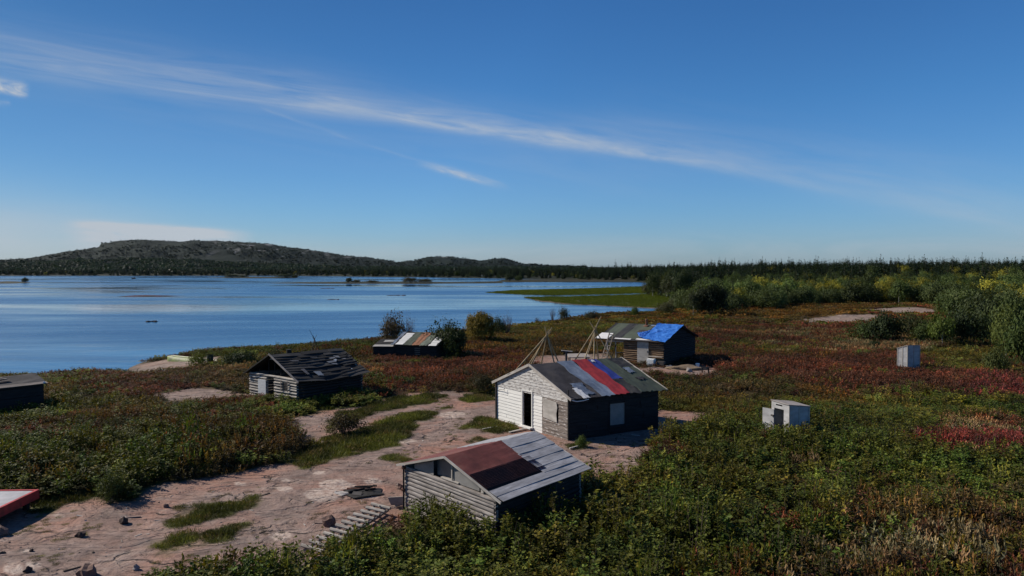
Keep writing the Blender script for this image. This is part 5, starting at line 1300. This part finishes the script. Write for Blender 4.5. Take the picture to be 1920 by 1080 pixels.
# ================================================================== things in the yard
r_ = P(560, 1036, .1)
lb0, lt0, rb0, rt0 = P(566, 1030, .10), P(697, 951, .10), P(606, 1041, .10), P(732, 959, .10)
T = Thing('pole_rack', 'ladder-like rack of grey cross poles lying on the pink rock', 'rack', ((lb0+rt0)/2)*Vector((1, 1, 0)) if False else Vector(((lb0.x+rt0.x)/2, (lb0.y+rt0.y)/2, 0)))
for a, b in ((lb0.lerp(rb0, .12), lt0.lerp(rt0, .12)), (lb0.lerp(rb0, .5), lt0.lerp(rt0, .5)), (lb0.lerp(rb0, .88), lt0.lerp(rt0, .88))):
    mb = MB(); mb.tube(a+Zv*.0, b+Zv*.02, .045, .04, 7); T.part('runner', mb, w_log)
for k in range(12):
    f = k/11; a = lb0.lerp(lt0, f)+Zv*.10; b = rb0.lerp(rt0, f)+Zv*.10; mb = MB(); mb.tube(a+Vector((rnd.uniform(-.03, .03), 0, rnd.uniform(0, .02))), b, .058, .050, 8); T.part('rung', mb, w_loglight)
mb = MB(); a, b, c = P(700, 949, .1), P(712, 949, .22), P(724, 957, .1); mb.path([a, b, c], [.03, .03, .025], 7); solo('bent_pipe', mb, w_trim, 'pale bent pole lying at the top end of the rack', 'pole', a)
mb = MB(); a = P(728, 934, .05); b = P(758, 932, .3); c = P(759, 947, .05); mb.sheet(P(727, 933, .28), P(757, 931, .34), P(758, 948, .02), P(733, 947, .02), .03, None, 3, 3); solo('plywood_sheet', mb, w_ply, 'grey plywood sheet leaning beside the near log shed', 'board', a)
c = P(672, 922, .02); T = Thing('fire_pit', 'burnt-out fire pit with charred logs on the pink rock', 'fire pit', c)
mb = MB(); mb.blob(c+Vector((0, 0, 0)), (.75, .55, .06), 0, 3, .45, 4); T.part('ash_bed', mb, m_black)
mb = MB(); mb.blob(c+Vector((-.5, -.15, 0)), (.3, .22, .05), 0, 2, .3, 6); T.part('ash_pile', mb, m_ash)
for k, (ax_, ay_, bx_, by_, zz) in enumerate(((-.45, .2, .5, .05, .14), (-.3, -.25, .45, .3, .18), (.1, -.3, .55, .25, .1), (-.55, 0, -.05, .32, .1), (-.2, .3, .6, .35, .2), (.25, -.1, .62, .0, .24))):
    mb = MB(); mb.tube(c+Vector((ax_, ay_, zz*.5-.02)), c+Vector((bx_, by_, zz*.55)), .045, .03, 7); T.part('charred_log', mb, m_black if k % 3 else m_rustpipe)
mb = MB(); mb.sheet(c+Vector((-.15, -.42, .02)), c+Vector((.2, -.48, .02)), c+Vector((.2, -.3, .08)), c+Vector((-.12, -.26, .09)), .012); T.part('metal_grate', mb, m_iron)
# loose stones
for (px, py, s_, lab, mt) in ((232, 981, .14, 'small dark pointed stone standing alone on the rock', m_darkstone), (151, 1006, .13, 'small dark rounded stone on the bare rock nearer the left', m_darkstone), (53, 1072, .11, 'dark stone beside the pale lichen patch in the bottom left corner', m_darkstone), (59, 1034, .06, 'tiny dark stone on a white lichen spot', m_darkstone),
                          (312, 951, .10, 'brown stone at the left end of the green turf patch', m_stone), (3, 1003, .22, 'dark boulder cut by the left edge of the picture', m_stone), (750, 916, .14, 'brown stone against the corner of the near log shed', m_stone), (617, 985, .22, 'rust-brown flat stone behind the rack of cross poles', m_stone), (1292, 697, .22, 'pale stone on the dirt in front of the tarp cabin', m_stonegrey),
                          (255, 1068, .10, 'pale pebble where the shrubs meet the rock', m_stonegrey), (165, 1078, .22, 'brown boulder at the bottom edge of the picture', m_stone)):
    p = gp(px, py); mb = MB(); mb.blob(p+Zv*s_*.3, (s_, s_*.8, s_*.95), 0, 2, .45, px); solo('stone', mb, mt, lab, 'stone', p)
# red-edged deck
E, G2 = P(69, 921, .5), P(-110, 923, .5); F1 = P(-75, 990, .5); K2 = F1+(G2-E)
T = Thing('deck_platform', 'grey flat-topped deck with a red painted edge in the lower left', 'platform', (E.x, E.y, 0)); KEEP.append([tuple(p.xy) for p in (E, F1, K2, G2)])
mb = MB(); mb.sheet(E, F1, K2, G2, .03, None, 6, 6, lambda u, v: .0); T.part('deck', mb, m_decktop)
mb = MB(); ed_ = [E, F1, K2, G2]
for k in range(4):
    a, b = ed_[k], ed_[(k+1) % 4]; d_ = (b-a).normalized(); mb.beam(a-Zv*.10+d_*-.05, b-Zv*.10-d_*.05, .10, .30, Zv)
T.part('rim', mb, m_redp)
mb = MB()
for f in (.05, .5, .95):
    for h_ in (.08, .9): p = E.lerp(F1, f).lerp(G2.lerp(K2, f), h_); mb.beam(Vector((p.x, p.y, -.1)), Vector((p.x, p.y, .25)), .15, .15, Vector((1, 0, 0)))
T.parts('support_block', mb, w_dark)
mb = MB(); mb.beam(P(66, 930, .15), P(93, 920, .08), .06, .05); solo('stick', mb, w_log, 'grey stick poking out from the corner of the red-edged deck', 'stick', P(66, 930, 0))
# shore: skiff, drum, white boat
def hullboat(name, label, a, b, w, h, mats, cat='boat'):
    a, b = xy(a), xy(b); g = min(float(ground_z(np.array([p.x]), np.array([p.y]))[0]) for p in (a, b)); U_ = (b-a).normalized(); L_ = (b-a).length; n_ = Vector((-U_.y, U_.x, 0))
    T = Thing(name, label, cat, ((a.x+b.x)/2, (a.y+b.y)/2, g)); mb = MB(); k_ = 14; vs = []
    for i_ in range(k_+1):
        t = i_/k_; ww = w/2*(1-abs(2*t-1)**2.6)**.6+.02; hh = h*(.72+.28*(1-(2*t-1)**4)); c_ = a+U_*L_*t+Zv*(g+.03)
        for (s_, z_) in ((-1, 0), (-.92, .35), (-.68, .75), (-.3, .95), (0, 1.0), (.3, .95), (.68, .75), (.92, .35), (1, 0)): vs.append(c_+n_*ww*s_+Zv*hh*z_)
    m9 = 9; fs = []
    for i_ in range(k_):
        for j_ in range(m9-1): fs.append((i_*m9+j_, i_*m9+j_+1, (i_+1)*m9+j_+1, (i_+1)*m9+j_))
    fs += [tuple(range(m9-1, -1, -1)), tuple(range(k_*m9, k_*m9+m9))]; fs = [f[::-1] for f in fs]
    mb.add(vs, fs, 0, (a, U_, Zv)); T.part('hull', mb, mats[0], smooth=True)
    mb = MB(); mb.path([a+Zv*(g+h*.77), a+U_*L_*.12+Zv*(g+h*.99), a+U_*L_*.5+Zv*(g+h*1.05), a+U_*L_*.88+Zv*(g+h*.99), b+Zv*(g+h*.77)], [.04]*5, 6); T.part('keel', mb, mats[1])
    mb = MB()
    for s_ in (-1, 1): mb.path([a+U_*.05+Zv*(g+.06), a+U_*L_*.25+n_*w*.46*s_+Zv*(g+.06), a+U_*L_*.5+n_*w*.52*s_+Zv*(g+.06), a+U_*L_*.75+n_*w*.46*s_+Zv*(g+.06), b-U_*.05+Zv*(g+.06)], [.03]*5, 5)
    T.part('gunwale', mb, mats[1])
hullboat('canoe', 'long yellow-green canoe lying upside down on the lakeshore', gp(314, 677), gp(424, 676), 1.15, .62, (m_canoe, m_canoetop))
hullboat('rowboat', 'small white boat upturned on the shore rock in front of the canoe', gp(295, 697), gp(331, 697), .9, .28, (m_appl, m_appl))
p = gp(394, 684); T = Thing('oil_drum', 'black-green drum standing beside the upturned canoe', 'drum', p); mb = MB(); mb.tube(p, p+Zv*.95, .29, .29, 16); T.part('drum_body', mb, m_drum)
mb = MB()
for z_ in (.02, .33, .64, .92): mb.tube(p+Zv*z_, p+Zv*(z_+.03), .305, .305, 16)
T.part('hoop', mb, m_drum)
# camp kitchen behind the white cabin
def at_d(px, d): x = (px-960)/F*d; return Vector((x, d, float(ground_z(np.array([x]), np.array([d]))[0])))
p = at_d(1062, 55); T = Thing('camp_stove', 'outdoor iron stove with a T-shaped pipe behind the white plank cabin', 'stove', p)
mb = MB(); mb.tube(p+Zv*.35+Vector((.15, 0, 0)), p+Zv*.35+Vector((.75, 0, 0)), .30, .30, 12); mb.blob(p+Vector((.2, 0, .75)), (.28, .25, .2), 0, 2, .1); T.part('firebox', mb, m_iron)
mb = MB(); mb.tube(p+Zv*.5, p+Zv*1.72, .09, .09, 8); T.part('stovepipe', mb, m_iron)
mb = MB(); mb.beam(p+Vector((-.38, 0, 1.74)), p+Vector((.48, 0, 1.66)), .22, .05); T.part('pipe_cap', mb, w_trim)
for a in (.2, .7):
    for b in (-.2, .2): mb = MB(); mb.tube(p+Vector((a, b, 0)), p+Vector((a, b, .2)), .02, .02, 5); T.part('leg', mb, m_iron)
p = at_d(1055, 53.5); T = Thing('wooden_stool', 'small grey wooden stool peeping over the cabin ridge beside the stove', 'stool', p)
mb = MB(); mb.box(p+Vector((-.3, -.2, .86)), (.62, 0, 0), (0, .4, 0), (0, 0, .1)); T.part('seat', mb, w_trim)
for a in (-.27, .22):
    for b in (-.17, .12): mb = MB(); mb.box(p+Vector((a, b, 0)), (0, 0, .86), (.07, 0, 0), (0, .07, 0)); T.part('leg', mb, w_trim)
p = at_d(1086, 57); T = Thing('plywood_table', 'large weathered plywood table behind the white plank cabin', 'table', p)
mb = MB(); mb.sheet(p+Vector((-.95, .9, 1.08)), p+Vector((.75, .9, 1.12)), p+Vector((.85, -.6, 1.0)), p+Vector((-.85, -.6, .98)), .05, None, 3, 3); T.part('tabletop', mb, w_ply)
for a in (-.8, .7):
    for b in (-.5, .75): mb = MB(); mb.box(p+Vector((a, b, 0)), (0, 0, .98), (.08, 0, 0), (0, .08, 0)); T.part('leg', mb, w_grey)
p = at_d(1085, 53.5); mb = MB(); mb.beam(p+Vector((-.55, 0, .88)), p+Vector((.5, 0, .86)), .2, .16); mb.beam(p+Vector((-.5, 0, .4)), p+Vector((.45, 0, .4)), .18, .78); solo('red_crate', mb, m_redp, 'low red box seen just over the ridge of the white plank cabin', 'box', p)
p = at_d(1110, 54.5); T = Thing('cooler', 'white cool box with a raised lid behind the striped cabin roof', 'cooler', p)
mb = MB(); mb.box(p+Vector((-.42, -.25, .4)), (.84, 0, 0), (0, .5, 0), (0, 0, .42)); T.part('box_body', mb, m_appl)
mb = MB(); mb.box(p+Vector((-.44, -.27, .825)), (.88, 0, 0), (0, .54, 0), (0, 0, .06)); T.part('lid', mb, m_appl)
mb = MB(); mb.box(p+Vector((-.5, -.3, 0)), (1.0, 0, 0), (0, .6, 0), (0, 0, .39)); T.part('stand', mb, w_grey)
# yard of the tarp cabin
p = gp(1308, 690); mb = MB(); mb.tube(p, p+Zv*.36, .14, .17, 12); mb.tube(p+Zv*.36, p+Zv*.38, .18, .18, 12); solo('bucket', mb, m_appl, 'white bucket on the dirt beside the tarp cabin', 'bucket', p)
p = gp(1322, 699); T = Thing('sawhorse', 'low dark wooden bench on the dirt right of the tarp cabin', 'bench', p)
mb = MB(); mb.box(p+Vector((-.3, -.12, .38)), (.62, .05, 0), (0, .26, 0), (0, 0, .06)); T.part('seat', mb, w_dark)
for a in (-.24, .24):
    for b in (-.08, .08): mb = MB(); mb.box(p+Vector((a, b, 0)), (0, 0, .38), (.05, 0, 0), (0, .05, 0)); T.part('leg', mb, w_dark)
p = gp(1285, 692); mb = MB(); mb.blob(p, (1.5, .9, .28), 0, 3, .35, 7); solo('dirt_mound', mb, m_earth, 'low mound of bare brown earth in front of the tarp cabin', 'mound', p, smooth=True)
for (a, b, c_, d_, lab) in (((1249, 689), (1259, 688), .12, .10, 'short pale log lying at the corner of the tarp cabin'), ((1336, 706), (1352, 702), .08, .05, 'thin plank lying at the right end of the dirt patch'), ((742, 952), (755, 948), .1, .05, 'short board end under the leaning plywood sheet'), ((905, 806), (935, 801), .10, .03, 'pale plank lying left of the white plank cabin'), ((955, 812), (985, 806), .14, .03, 'plank lying below the cabin doorstep'), ((1068, 843), (1090, 838), .07, .05, 'grey stick at the near corner of the white cabin'), ((650, 671), (664, 666), .16, .05, 'bleached board in the grass right of the ruined cabin'), ((668, 666), (682, 669), .2, .05, 'white scrap board beyond the ruined cabin roof')):
    PA, PB = gp(*a), gp(*b); mb = MB(); mb.beam(PA+Zv*(d_/2+.03), PB+Zv*(d_/2+.05), c_, d_); solo('plank', mb, w_plypale, lab, 'plank', PA)
# rocks in the lake
for (px, py, w_, h_, lab) in ((285, 603.5, .9, .25, 'small dark rock awash in the middle of the lake'), (746, 554, 2.8, .22, 'low dark reef breaking the water in front of the sand spit'), (626, 562, 1.5, .2, 'small reef in the open water left of the long low reef'), (251, 523, 1.6, 1.5, 'tiny dark marker rock near the far shore'), (615, 541, 3, .25, 'thin rock line just off the tip of the spit')):
    p = P(px, py, WZ); mb = MB()
    for k in range(3): mb.blob(p+Vector(((k-1)*w_*.8, (k % 2)*.6, -.1)), (w_*(.7-.15*k), w_*.45, h_+.1), 0, 2, .3, px+k)
    solo('lake_rock', mb, m_darkstone, lab, 'rock', p)

# ================================================================== trees and shrubs
TM = {}
def shape(key, me): TM[key] = me
for k in range(4): shape(f'willow{k}', crown('willow_crown', 100+k, 95, 34, 1.0, .54, .50, .15, .088, M_leafO))
for k in range(4): shape(f'birch{k}', crown('birch_crown', 110+k, 80, 32, .66, .46, .56, .10, .066, M_leafO))
for k in range(3): shape(f'spruce{k}', spruce('spruce_crown', 120+k, 1.0*9, 2.1, 20, M_leafO))
shape('bush_ball', crown('bush_crown', 140, 230, 40, .92, .48, .50, .075, .062, M_leafO, .7, .12, .72)); shape('bush_dense', crown('bush_crown', 130, 170, 40, 1.0, .60, .44, .10, .072, M_leafO)); shape('bush_bare', crown('bush_crown', 131, 36, 9, .85, .48, .55, .16, .055, M_leafO)); shape('bush_rock', crown('bush_crown', 132, 80, 28, .95, .5, .45, .15, .080, M_leafO))
def twigs(seed, n_, h=1., w=.8):
    r = random.Random(seed); mb = MB()
    for k in range(n_):
        a = r.random()*6.28; q = w*math.sqrt(r.random()); p0 = Vector((math.cos(a)*q*.15, math.sin(a)*q*.15, 0)); p2 = Vector((math.cos(a)*q, math.sin(a)*q, h*r.uniform(.6, 1.05)*(1-.3*q/w))); p1 = p0.lerp(p2, .5)+Vector((r.uniform(-.05, .05), r.uniform(-.05, .05), .08))
        mb.path([p0, p1, p2], [.012, .008, .003], 4)
        for j in range(3):
            s_ = p1.lerp(p2, r.random()); mb.tube(s_, s_+Vector((r.uniform(-.18, .18), r.uniform(-.18, .18), r.uniform(.08, .25))), .004, .001, 3)
    return mb
def trunkmb(seed, h, r0, limbs=5):
    r = random.Random(seed); mb = MB(); p = Vector((0, 0, -.02)); pts = [p]
    for k in range(5): p = p+Vector((r.uniform(-.02, .02)*h, r.uniform(-.02, .02)*h, h/5)); pts.append(p)
    mb.path(pts, [r0*(1-.16*k) for k in range(6)], 6)
    for k in range(limbs):
        q = pts[2].lerp(pts[4], r.random()); a = r.random()*6.28; mb.path([q, q+Vector((math.cos(a)*.18*h, math.sin(a)*.18*h, .13*h)), q+Vector((math.cos(a)*.28*h, math.sin(a)*.28*h, .26*h))], [r0*.45, r0*.3, r0*.12], 4)
    return mb
def mesh_of(mb, name, mat):
    o = mb.build(name, mat); me = o.data; bpy.data.objects.remove(o); return me
ST = {'willow': mesh_of(twigs(1, 14, .8, .6), 'stems', M_stem), 'birch': mesh_of(trunkmb(2, .85, .022, 6), 'trunk', M_birch), 'spruce': mesh_of(trunkmb(3, 8.6, .11, 0), 'trunk', M_stem),
      'bare': mesh_of(twigs(4, 60, 1.0, .85), 'branches', plain('purple_twig', (.11, .075, .070), .9)), 'pale': mesh_of(twigs(5, 46, 1.05, .7), 'branches', plain('pale_twig', (.20, .17, .155), .9))}
def tree(name, key, stem, pos, w, h, col, label, cat, group=None, rz=None, hscale=1.):
    o = bpy.data.objects.new(name, None); COL.objects.link(o); o.location = pos; o.rotation_euler = (0, 0, rnd.random()*6.28 if rz is None else rz); o.empty_display_size = .3
    tag(o, label, cat, group)
    sc_ = (w, w, h)
    if key:
        c = bpy.data.objects.new('crown', TM[key]); COL.objects.link(c); c.parent = o; c.scale = sc_; c.color = (*[v*1.25 for v in col], 1)
    if stem:
        t = bpy.data.objects.new('trunk' if stem in ('birch', 'spruce') else 'branches', ST[stem]); COL.objects.link(t); t.parent = o; t.scale = sc_
    return o
def place(px, pyb, pyt, wpx, key, stem, col, label, cat='shrub', name='shrub', water=False, group=None):
    p = P(px, pyb, WZ) if water else gp(px, pyb)
    if water: p.z = float(ground_z(np.array([p.x]), np.array([p.y]))[0])
    p.z -= .05; d = p.y; h = (CH-(pyt-505)/F*d)-p.z; w = wpx/F*d/2
    return tree(name, key, stem, p, w*.95, max(h, .3), col, label, cat, group)
GR = (.040, .058, .016); DG = (.024, .034, .014); AM = (.090, .060, .018); PU = (.10, .060, .052); YG = (.085, .095, .020); BR = (.065, .055, .02)
place(901, 640, 585, 66, 'bush_ball', None, (.155, .112, .024), 'large round olive-brown bush on the shore right of the patchwork hut')
place(736, 652, 590, 54, 'bush_rock', 'bare', (.085, .062, .035), 'half-bare shrub standing behind the left end of the patchwork hut')
place(766, 652, 589, 36, 'bush_bare', 'bare', PU, 'leafless purplish shrub behind the patchwork hut roof')
place(842, 669, 609, 84, 'bush_dense', 'willow', (.032, .042, .015), 'dense dark green bush against the right end of the patchwork hut')
place(951, 628, 586, 28, 'bush_bare', 'bare', PU, 'thin reddish leafless shrub right of the big round bush')
place(934, 628, 596, 34, 'bush_rock', 'willow', DG, 'dark shrub touching the right side of the big round bush')
place(1036, 604, 574, 22, None, 'pale', GR, 'pale leafless shrub at the water edge')
place(1057, 604, 576, 22, 'bush_rock', 'willow', (.045, .045, .022), 'dark rounded shrub beside the pale leafless one at the water edge')
place(1110, 601, 583, 32, 'bush_rock', 'bare', (.038, .040, .022), 'low dark twiggy shrub on the shore above the tall tipi frame')
place(1190, 592, 577, 16, 'willow0', 'willow', (.055, .085, .02), 'small bright green shrub on the shore left of the bay end')
place(1007, 606, 594, 14, 'bush_bare', 'bare', PU, 'tiny reddish shrub on the shore left of the pale one')
place(665, 648, 634, 12, 'bush_bare', 'bare', PU, 'tiny bare shrub on the shore between the tripod and the patchwork hut')
place(371, 690, 662, 40, 'bush_rock', 'willow', (.10, .11, .022), 'yellow-green bush in front of the upturned canoe')
place(450, 686, 662, 70, 'willow1', 'willow', DG, 'dark low bush between canoe and ruined cabin')
place(520, 684, 660, 50, 'willow2', 'willow', (.035, .040, .018), 'dark low bush behind the ruined cabin')
place(648, 815, 774, 74, 'bush_rock', 'bare', (.055, .040, .020), 'brown-green bush growing alone in the turf on the pink rock')
place(6, 706, 678, 26, None, 'bare', GR, 'leafless shrub behind the dark hut at the left edge')
place(211, 941, 892, 56, 'bush_rock', 'willow', (.045, .055, .018), 'rounded bush at the edge of the pink rock near the red-edged deck')
place(912, 1010, 935, 30, 'bush_rock', 'willow', (.045, .058, .022), 'tall leafy plant climbing the near corner of the log shed')
place(626, 735, 690, 70, 'bush_bare', 'bare', (.05, .045, .03), 'tangle of dry brush against the side of the ruined cabin')
place(1441, 812, 768, 30, 'bush_rock', 'willow', (.040, .052, .018), 'leafy shrub growing in front of the open outhouse door')
place(905, 738, 700, 50, 'bush_rock', 'willow', (.040, .036, .018), 'dark bush left of the white plank cabin wall')
place(1090, 838, 822, 20, 'willow0', 'willow', (.08, .11, .03), 'small pale green plant at the near corner of the white cabin')
for (px, pb, pt, wp, key, col, lab) in ((1628, 640, 604, 66, 'willow0', GR, 'low willow at the left end of the row beside the grey rock'), (1664, 643, 590, 66, 'willow1', DG, 'dark willow left of the brown gap behind the far outhouse'), (1712, 636, 594, 60, 'willow2', (.050, .050, .020), 'olive willow behind the far outhouse'),
        (1766, 652, 588, 74, 'birch1', (.075, .100, .022), 'bright yellow-green young birch right above the far outhouse'), (1735, 640, 606, 50, 'willow3', GR, 'low willow left of the bright young birch'), (1815, 650, 590, 84, 'willow1', DG, 'large dark willow right of the bright young birch'),
        (1848, 640, 566, 90, 'willow0', (.035, .045, .018), 'big grey-green willow in the right-hand thicket'), (1886, 672, 575, 80, 'birch2', (.078, .095, .025), 'tall pale-leaved birch near the right edge of the picture'), (1925, 690, 600, 70, 'willow2', GR, 'willow cut by the right edge of the picture'), (1836, 612, 562, 80, 'willow3', GR, 'rounded willow at the right end of the orange meadow'),
        (1790, 600, 553, 60, 'willow2', (.045, .065, .018), 'small round willow at the far corner of the orange meadow'), (1905, 650, 560, 90, 'willow1', (.045, .060, .018), 'green willow high on the right edge'), (1640, 655, 640, 30, 'willow1', DG, 'tiny dark willow in the grass left of the far outhouse'), (1868, 700, 660, 50, 'willow3', (.055, .065, .02), 'low willow in the meadow below the right-hand thicket'),
        (1335, 590, 533, 62, 'bush_dense', (.018, .024, .012), 'dense black-green thicket at the near left corner of the woods'), (1300, 592, 545, 40, 'birch3', (.035, .042, .02), 'ragged grey-green tree left of the black-green thicket'), (1383, 585, 552, 44, 'willow0', (.040, .055, .02), 'round grey-green willow right of the black-green thicket'),
        (1270, 582, 564, 60, 'willow2', (.055, .055, .025), 'low olive willow at the end of the bay'), (1248, 588, 570, 40, 'willow3', (.05, .05, .022), 'small olive willow by the water at the end of the bay')):
    place(px, pb, pt, wp, key, 'birch' if 'birch' in key else 'willow', col, lab, 'tree' if 'birch' in key else 'shrub', 'birch_tree' if 'birch' in key else 'willow_shrub')
for (px, pb, pt, wp, key, col, lab) in ((47, 530, 521.5, 14, 'willow0', DG, 'single dark shrub on the sand bar far out at the left'), (654, 531, 521, 14, 'willow1', DG, 'small round shrub at the left end of the long spit'), (668, 531, 525, 16, 'willow2', BR, 'low brownish shrub beside the round one on the long spit'), (698, 531, 526, 26, 'willow3', BR, 'flat brown shrub on the middle of the long spit'),
        (770, 531, 521, 30, 'willow0', (.055, .048, .022), 'wide tawny shrub on the long spit'), (796, 531, 523, 26, 'willow1', BR, 'tawny shrub at the right of the wide one on the long spit'), (955, 527.5, 515, 20, 'willow2', DG, 'dark tree at the left tip of the far peninsula'), (972, 527.5, 518, 18, 'willow3', GR, 'smaller dark tree on the far peninsula tip'), (435, 521, 514.5, 26, 'willow1', DG, 'low trees on the far islet below the hill'),
        (535, 521, 514, 36, 'willow0', DG, 'dark clump on the right half of the far islet'), (455, 521, 516.5, 20, 'willow2', DG, 'small clump between the two larger ones on the far islet'), (553, 521, 516.5, 14, 'willow3', DG, 'last small clump at the right end of the far islet')):
    place(px, pb, pt, wp, key, 'willow', col, lab, 'shrub', 'islet_shrub', True)
for (px, pb, pt, wp, key, col) in ((1224, 556, 512, 40, 'birch0', (.035, .048, .018)), (1250, 557, 514, 40, 'birch1', (.048, .058, .022)), (1278, 556, 508, 42, 'birch2', (.032, .045, .018)), (1236, 555, 520, 50, 'willow1', (.045, .050, .02)), (1268, 558, 526, 46, 'willow0', (.035, .040, .02)), (1288, 556, 505, 30, 'birch3', (.026, .036, .016)), (1216, 553, 530, 26, 'willow2', (.055, .055, .022)), (1255, 553, 506, 34, 'birch3', (.040, .052, .02))):
    place(px, pb, pt, wp, key, 'birch' if 'birch' in key else 'willow', col, 'leafy tree in the clump on the point beyond the green reed bed', 'tree', 'birch_tree', False, 'trees on the point beyond the reeds')
MEADOW = [tuple(P(a, b, 0)[:2]) for a, b in ((1296, 589), (1330, 590), (1372, 586), (1440, 581), (1550, 574), (1620, 571), (1700, 570), (1768, 576), (1790, 604), (1770, 622), (1800, 652), (1850, 668), (1905, 690), (1990, 715), (2300, 790))]+[(60, 5), (300, -100), (-400, -100), (-200, 60)]+[tuple(P(a, b, 0)[:2]) for a, b in ((-200, 600), (600, 600), (1000, 580), (1200, 577), (1262, 572))]
def forest():
    xs, ys = [], []
    for (y0, y1, sp) in ((70, 200, 3.6), (200, 330, 4.4), (330, 560, 5.2), (560, 1150, 8.5)):
        X, Y = np.meshgrid(np.arange(-y1*.9, y1*.9, sp), np.arange(y0, y1, sp), indexing='ij'); X = X+NR.uniform(-.45, .45, X.shape)*sp; Y = Y+NR.uniform(-.45, .45, Y.shape)*sp
        xs.append(X.ravel()); ys.append(Y.ravel())
    x, y = np.concatenate(xs), np.concatenate(ys)
    s = sdf(x, y, LAND); px, py = proj(x, y, 0); mk = np.zeros(x.shape, bool)
    for m_ in MARSH: mk |= sdf(x, y, m_) > -3
    md = np.where((x > 38) & (y < 92), 5, sdf(x, y, MEADOW)); rk = np.full(x.shape, -99.)
    for pl in ROCKW: rk = np.maximum(rk, sdf(x, y, pl))
    ok = (s > 3) & ~mk & (md < -1.0) & (px > -250) & (px < 2500) & (rk < -.5) & (y > 60)
    # clearings with pale outcrops
    cl = (((px-1330)/40)**2+((y-235)/30)**2 < 1)
    ok &= ~cl & (fbm(x/30, y/30, 3, 66) > .30)
    ok &= ~((px < 1262) & (y < 400))
    return x[ok], y[ok], md[ok], s[ok], px[ok]
fx, fy, fmd, fs_, fpx = forest()
fz = ground_z(fx, fy)
dd = np.hypot(fx, fy); edge = -fmd
u = NR.random(fx.shape)
cl = fbm(fx/25, fy/25, 3, 77)
# 0-3 willow, 4-7 birch, 8-10 spruce
pw = np.clip(1.15-edge/16, .05, .97); ps = np.clip((dd-200)/130, .03, .97)*np.clip(edge/30, .1, 1); ps = np.where(fpx < 1240, np.maximum(ps, .6), ps)
isw = u < pw; iss = (~isw) & (NR.random(fx.shape) < ps+(cl-.5)*.6)
sp_ = np.where(isw, NR.integers(0, 4, fx.shape), np.where(iss, 8+NR.integers(0, 3, fx.shape), 4+NR.integers(0, 4, fx.shape)))
yel = (~isw) & (~iss) & (fbm(fx/14, fy/14, 3, 78)+NR.normal(0, .07, fx.shape) > .57)
col = np.where(isw[:, None], np.array([.040, .052, .018]), np.where(iss[:, None], np.array([.015, .024, .012]), np.array([.045, .062, .018])))
col[yel] = (.15, .135, .020)
col = col*1.3*np.exp(NR.normal(0, .26, fx.shape))[:, None]*np.exp((cl-.5)*1.2)[:, None]
hh = np.where(isw, NR.uniform(2.4, 4.2, fx.shape), np.where(iss, NR.uniform(4.4, 7.2, fx.shape)+np.clip((dd-230)/300, 0, 1)*2.6, NR.uniform(3.6, 5.6, fx.shape)))
hh = np.where((dd < 330) & ~isw, hh*.92, hh)*np.exp(NR.normal(0, .12, fx.shape))
tall = NR.random(fx.shape) < .05; hh = np.where(tall & iss, hh*1.3, hh)
ww = np.where(isw, hh*NR.uniform(.5, .75, fx.shape), np.where(iss, hh/9*NR.uniform(.8, 1.2, fx.shape), hh*NR.uniform(.5, .7, fx.shape)))
big = hh/np.maximum(dd, 1); inview = (fpx > -20) & (fpx < 1945)
order = np.argsort(-(big*inview)); near = order[:262]; rest = order[262:]
KN = ['willow0', 'willow1', 'willow2', 'willow3', 'birch0', 'birch1', 'birch2', 'birch3', 'spruce0', 'spruce1', 'spruce2']
for i_ in near:
    k = KN[sp_[i_]]; iw = k.startswith('w'); isp = k.startswith('s')
    h_ = hh[i_]/(9 if isp else 1); w_ = ww[i_]
    if iw: lab, nm, ct, grp = 'round grey-green willow along the front of the woods', 'willow_shrub', 'shrub', 'willows at the edge of the woods'
    elif isp: lab, nm, ct, grp = 'dark pointed spruce rising among the leafy trees', 'spruce_tree', 'tree', 'spruces among the leafy trees'
    elif yel[i_]: lab, nm, ct, grp = 'yellow-leaved birch in the woods behind the meadow', 'birch_tree', 'tree', 'yellow birches in the woods'
    else: lab, nm, ct, grp = 'green leafy birch in the woods behind the meadow', 'birch_tree', 'tree', 'green birches in the woods'
    tree(nm, k, 'willow' if iw else 'spruce' if isp else 'birch', (fx[i_], fy[i_], fz[i_]-.1), w_, h_, col[i_], lab, ct, grp)
for k in KN:
    me_ = TM[k].copy(); me_.materials[0] = M_leafI; PR['F'+k] = proto('p'+k, me_)
r_i = rest; isp = sp_[r_i] >= 8
hs = np.where(isp, hh[r_i]/9, hh[r_i]); wsx = ww[r_i]
scatter('forest', np.stack([fx[r_i], fy[r_i], fz[r_i]-.1], 1), np.stack([fx[r_i]*0, fx[r_i]*0, NR.random(len(r_i))*6.28], 1), np.stack([wsx, wsx, hs], 1), sp_[r_i], col[r_i], ['F'+k for k in KN],
        'far woods of spruce and birch running back to the horizon', 'forest')
print('forest', len(fx), 'rest', len(r_i))
plant_cover()
# ------------------------------------------------------------------ air
hz = MB(); x0, x1, y0, y1, z0, z1 = -4200, 4200, -700, 4600, -6.5, 140
hz.add([(x0, y0, z0), (x1, y0, z0), (x1, y1, z0), (x0, y1, z0), (x0, y0, z1), (x1, y0, z1), (x1, y1, z1), (x0, y1, z1)], [(0, 3, 2, 1), (4, 5, 6, 7), (0, 1, 5, 4), (1, 2, 6, 5), (2, 3, 7, 6), (3, 0, 4, 7)])
hzm, nt, out = newmat('haze'); n = N(nt); pv = n.node('ShaderNodeVolumePrincipled'); pv.inputs['Color'].default_value = (.60, .80, 1, 1); pv.inputs['Density'].default_value = .000006; pv.inputs['Anisotropy'].default_value = .3
n.link(pv.outputs[0], out.inputs['Volume'])
tag(hz.build('haze', hzm), 'thin blue air between the camera and the far hills', 'haze', None, 'stuff')
S.cycles.volume_bounces = 0
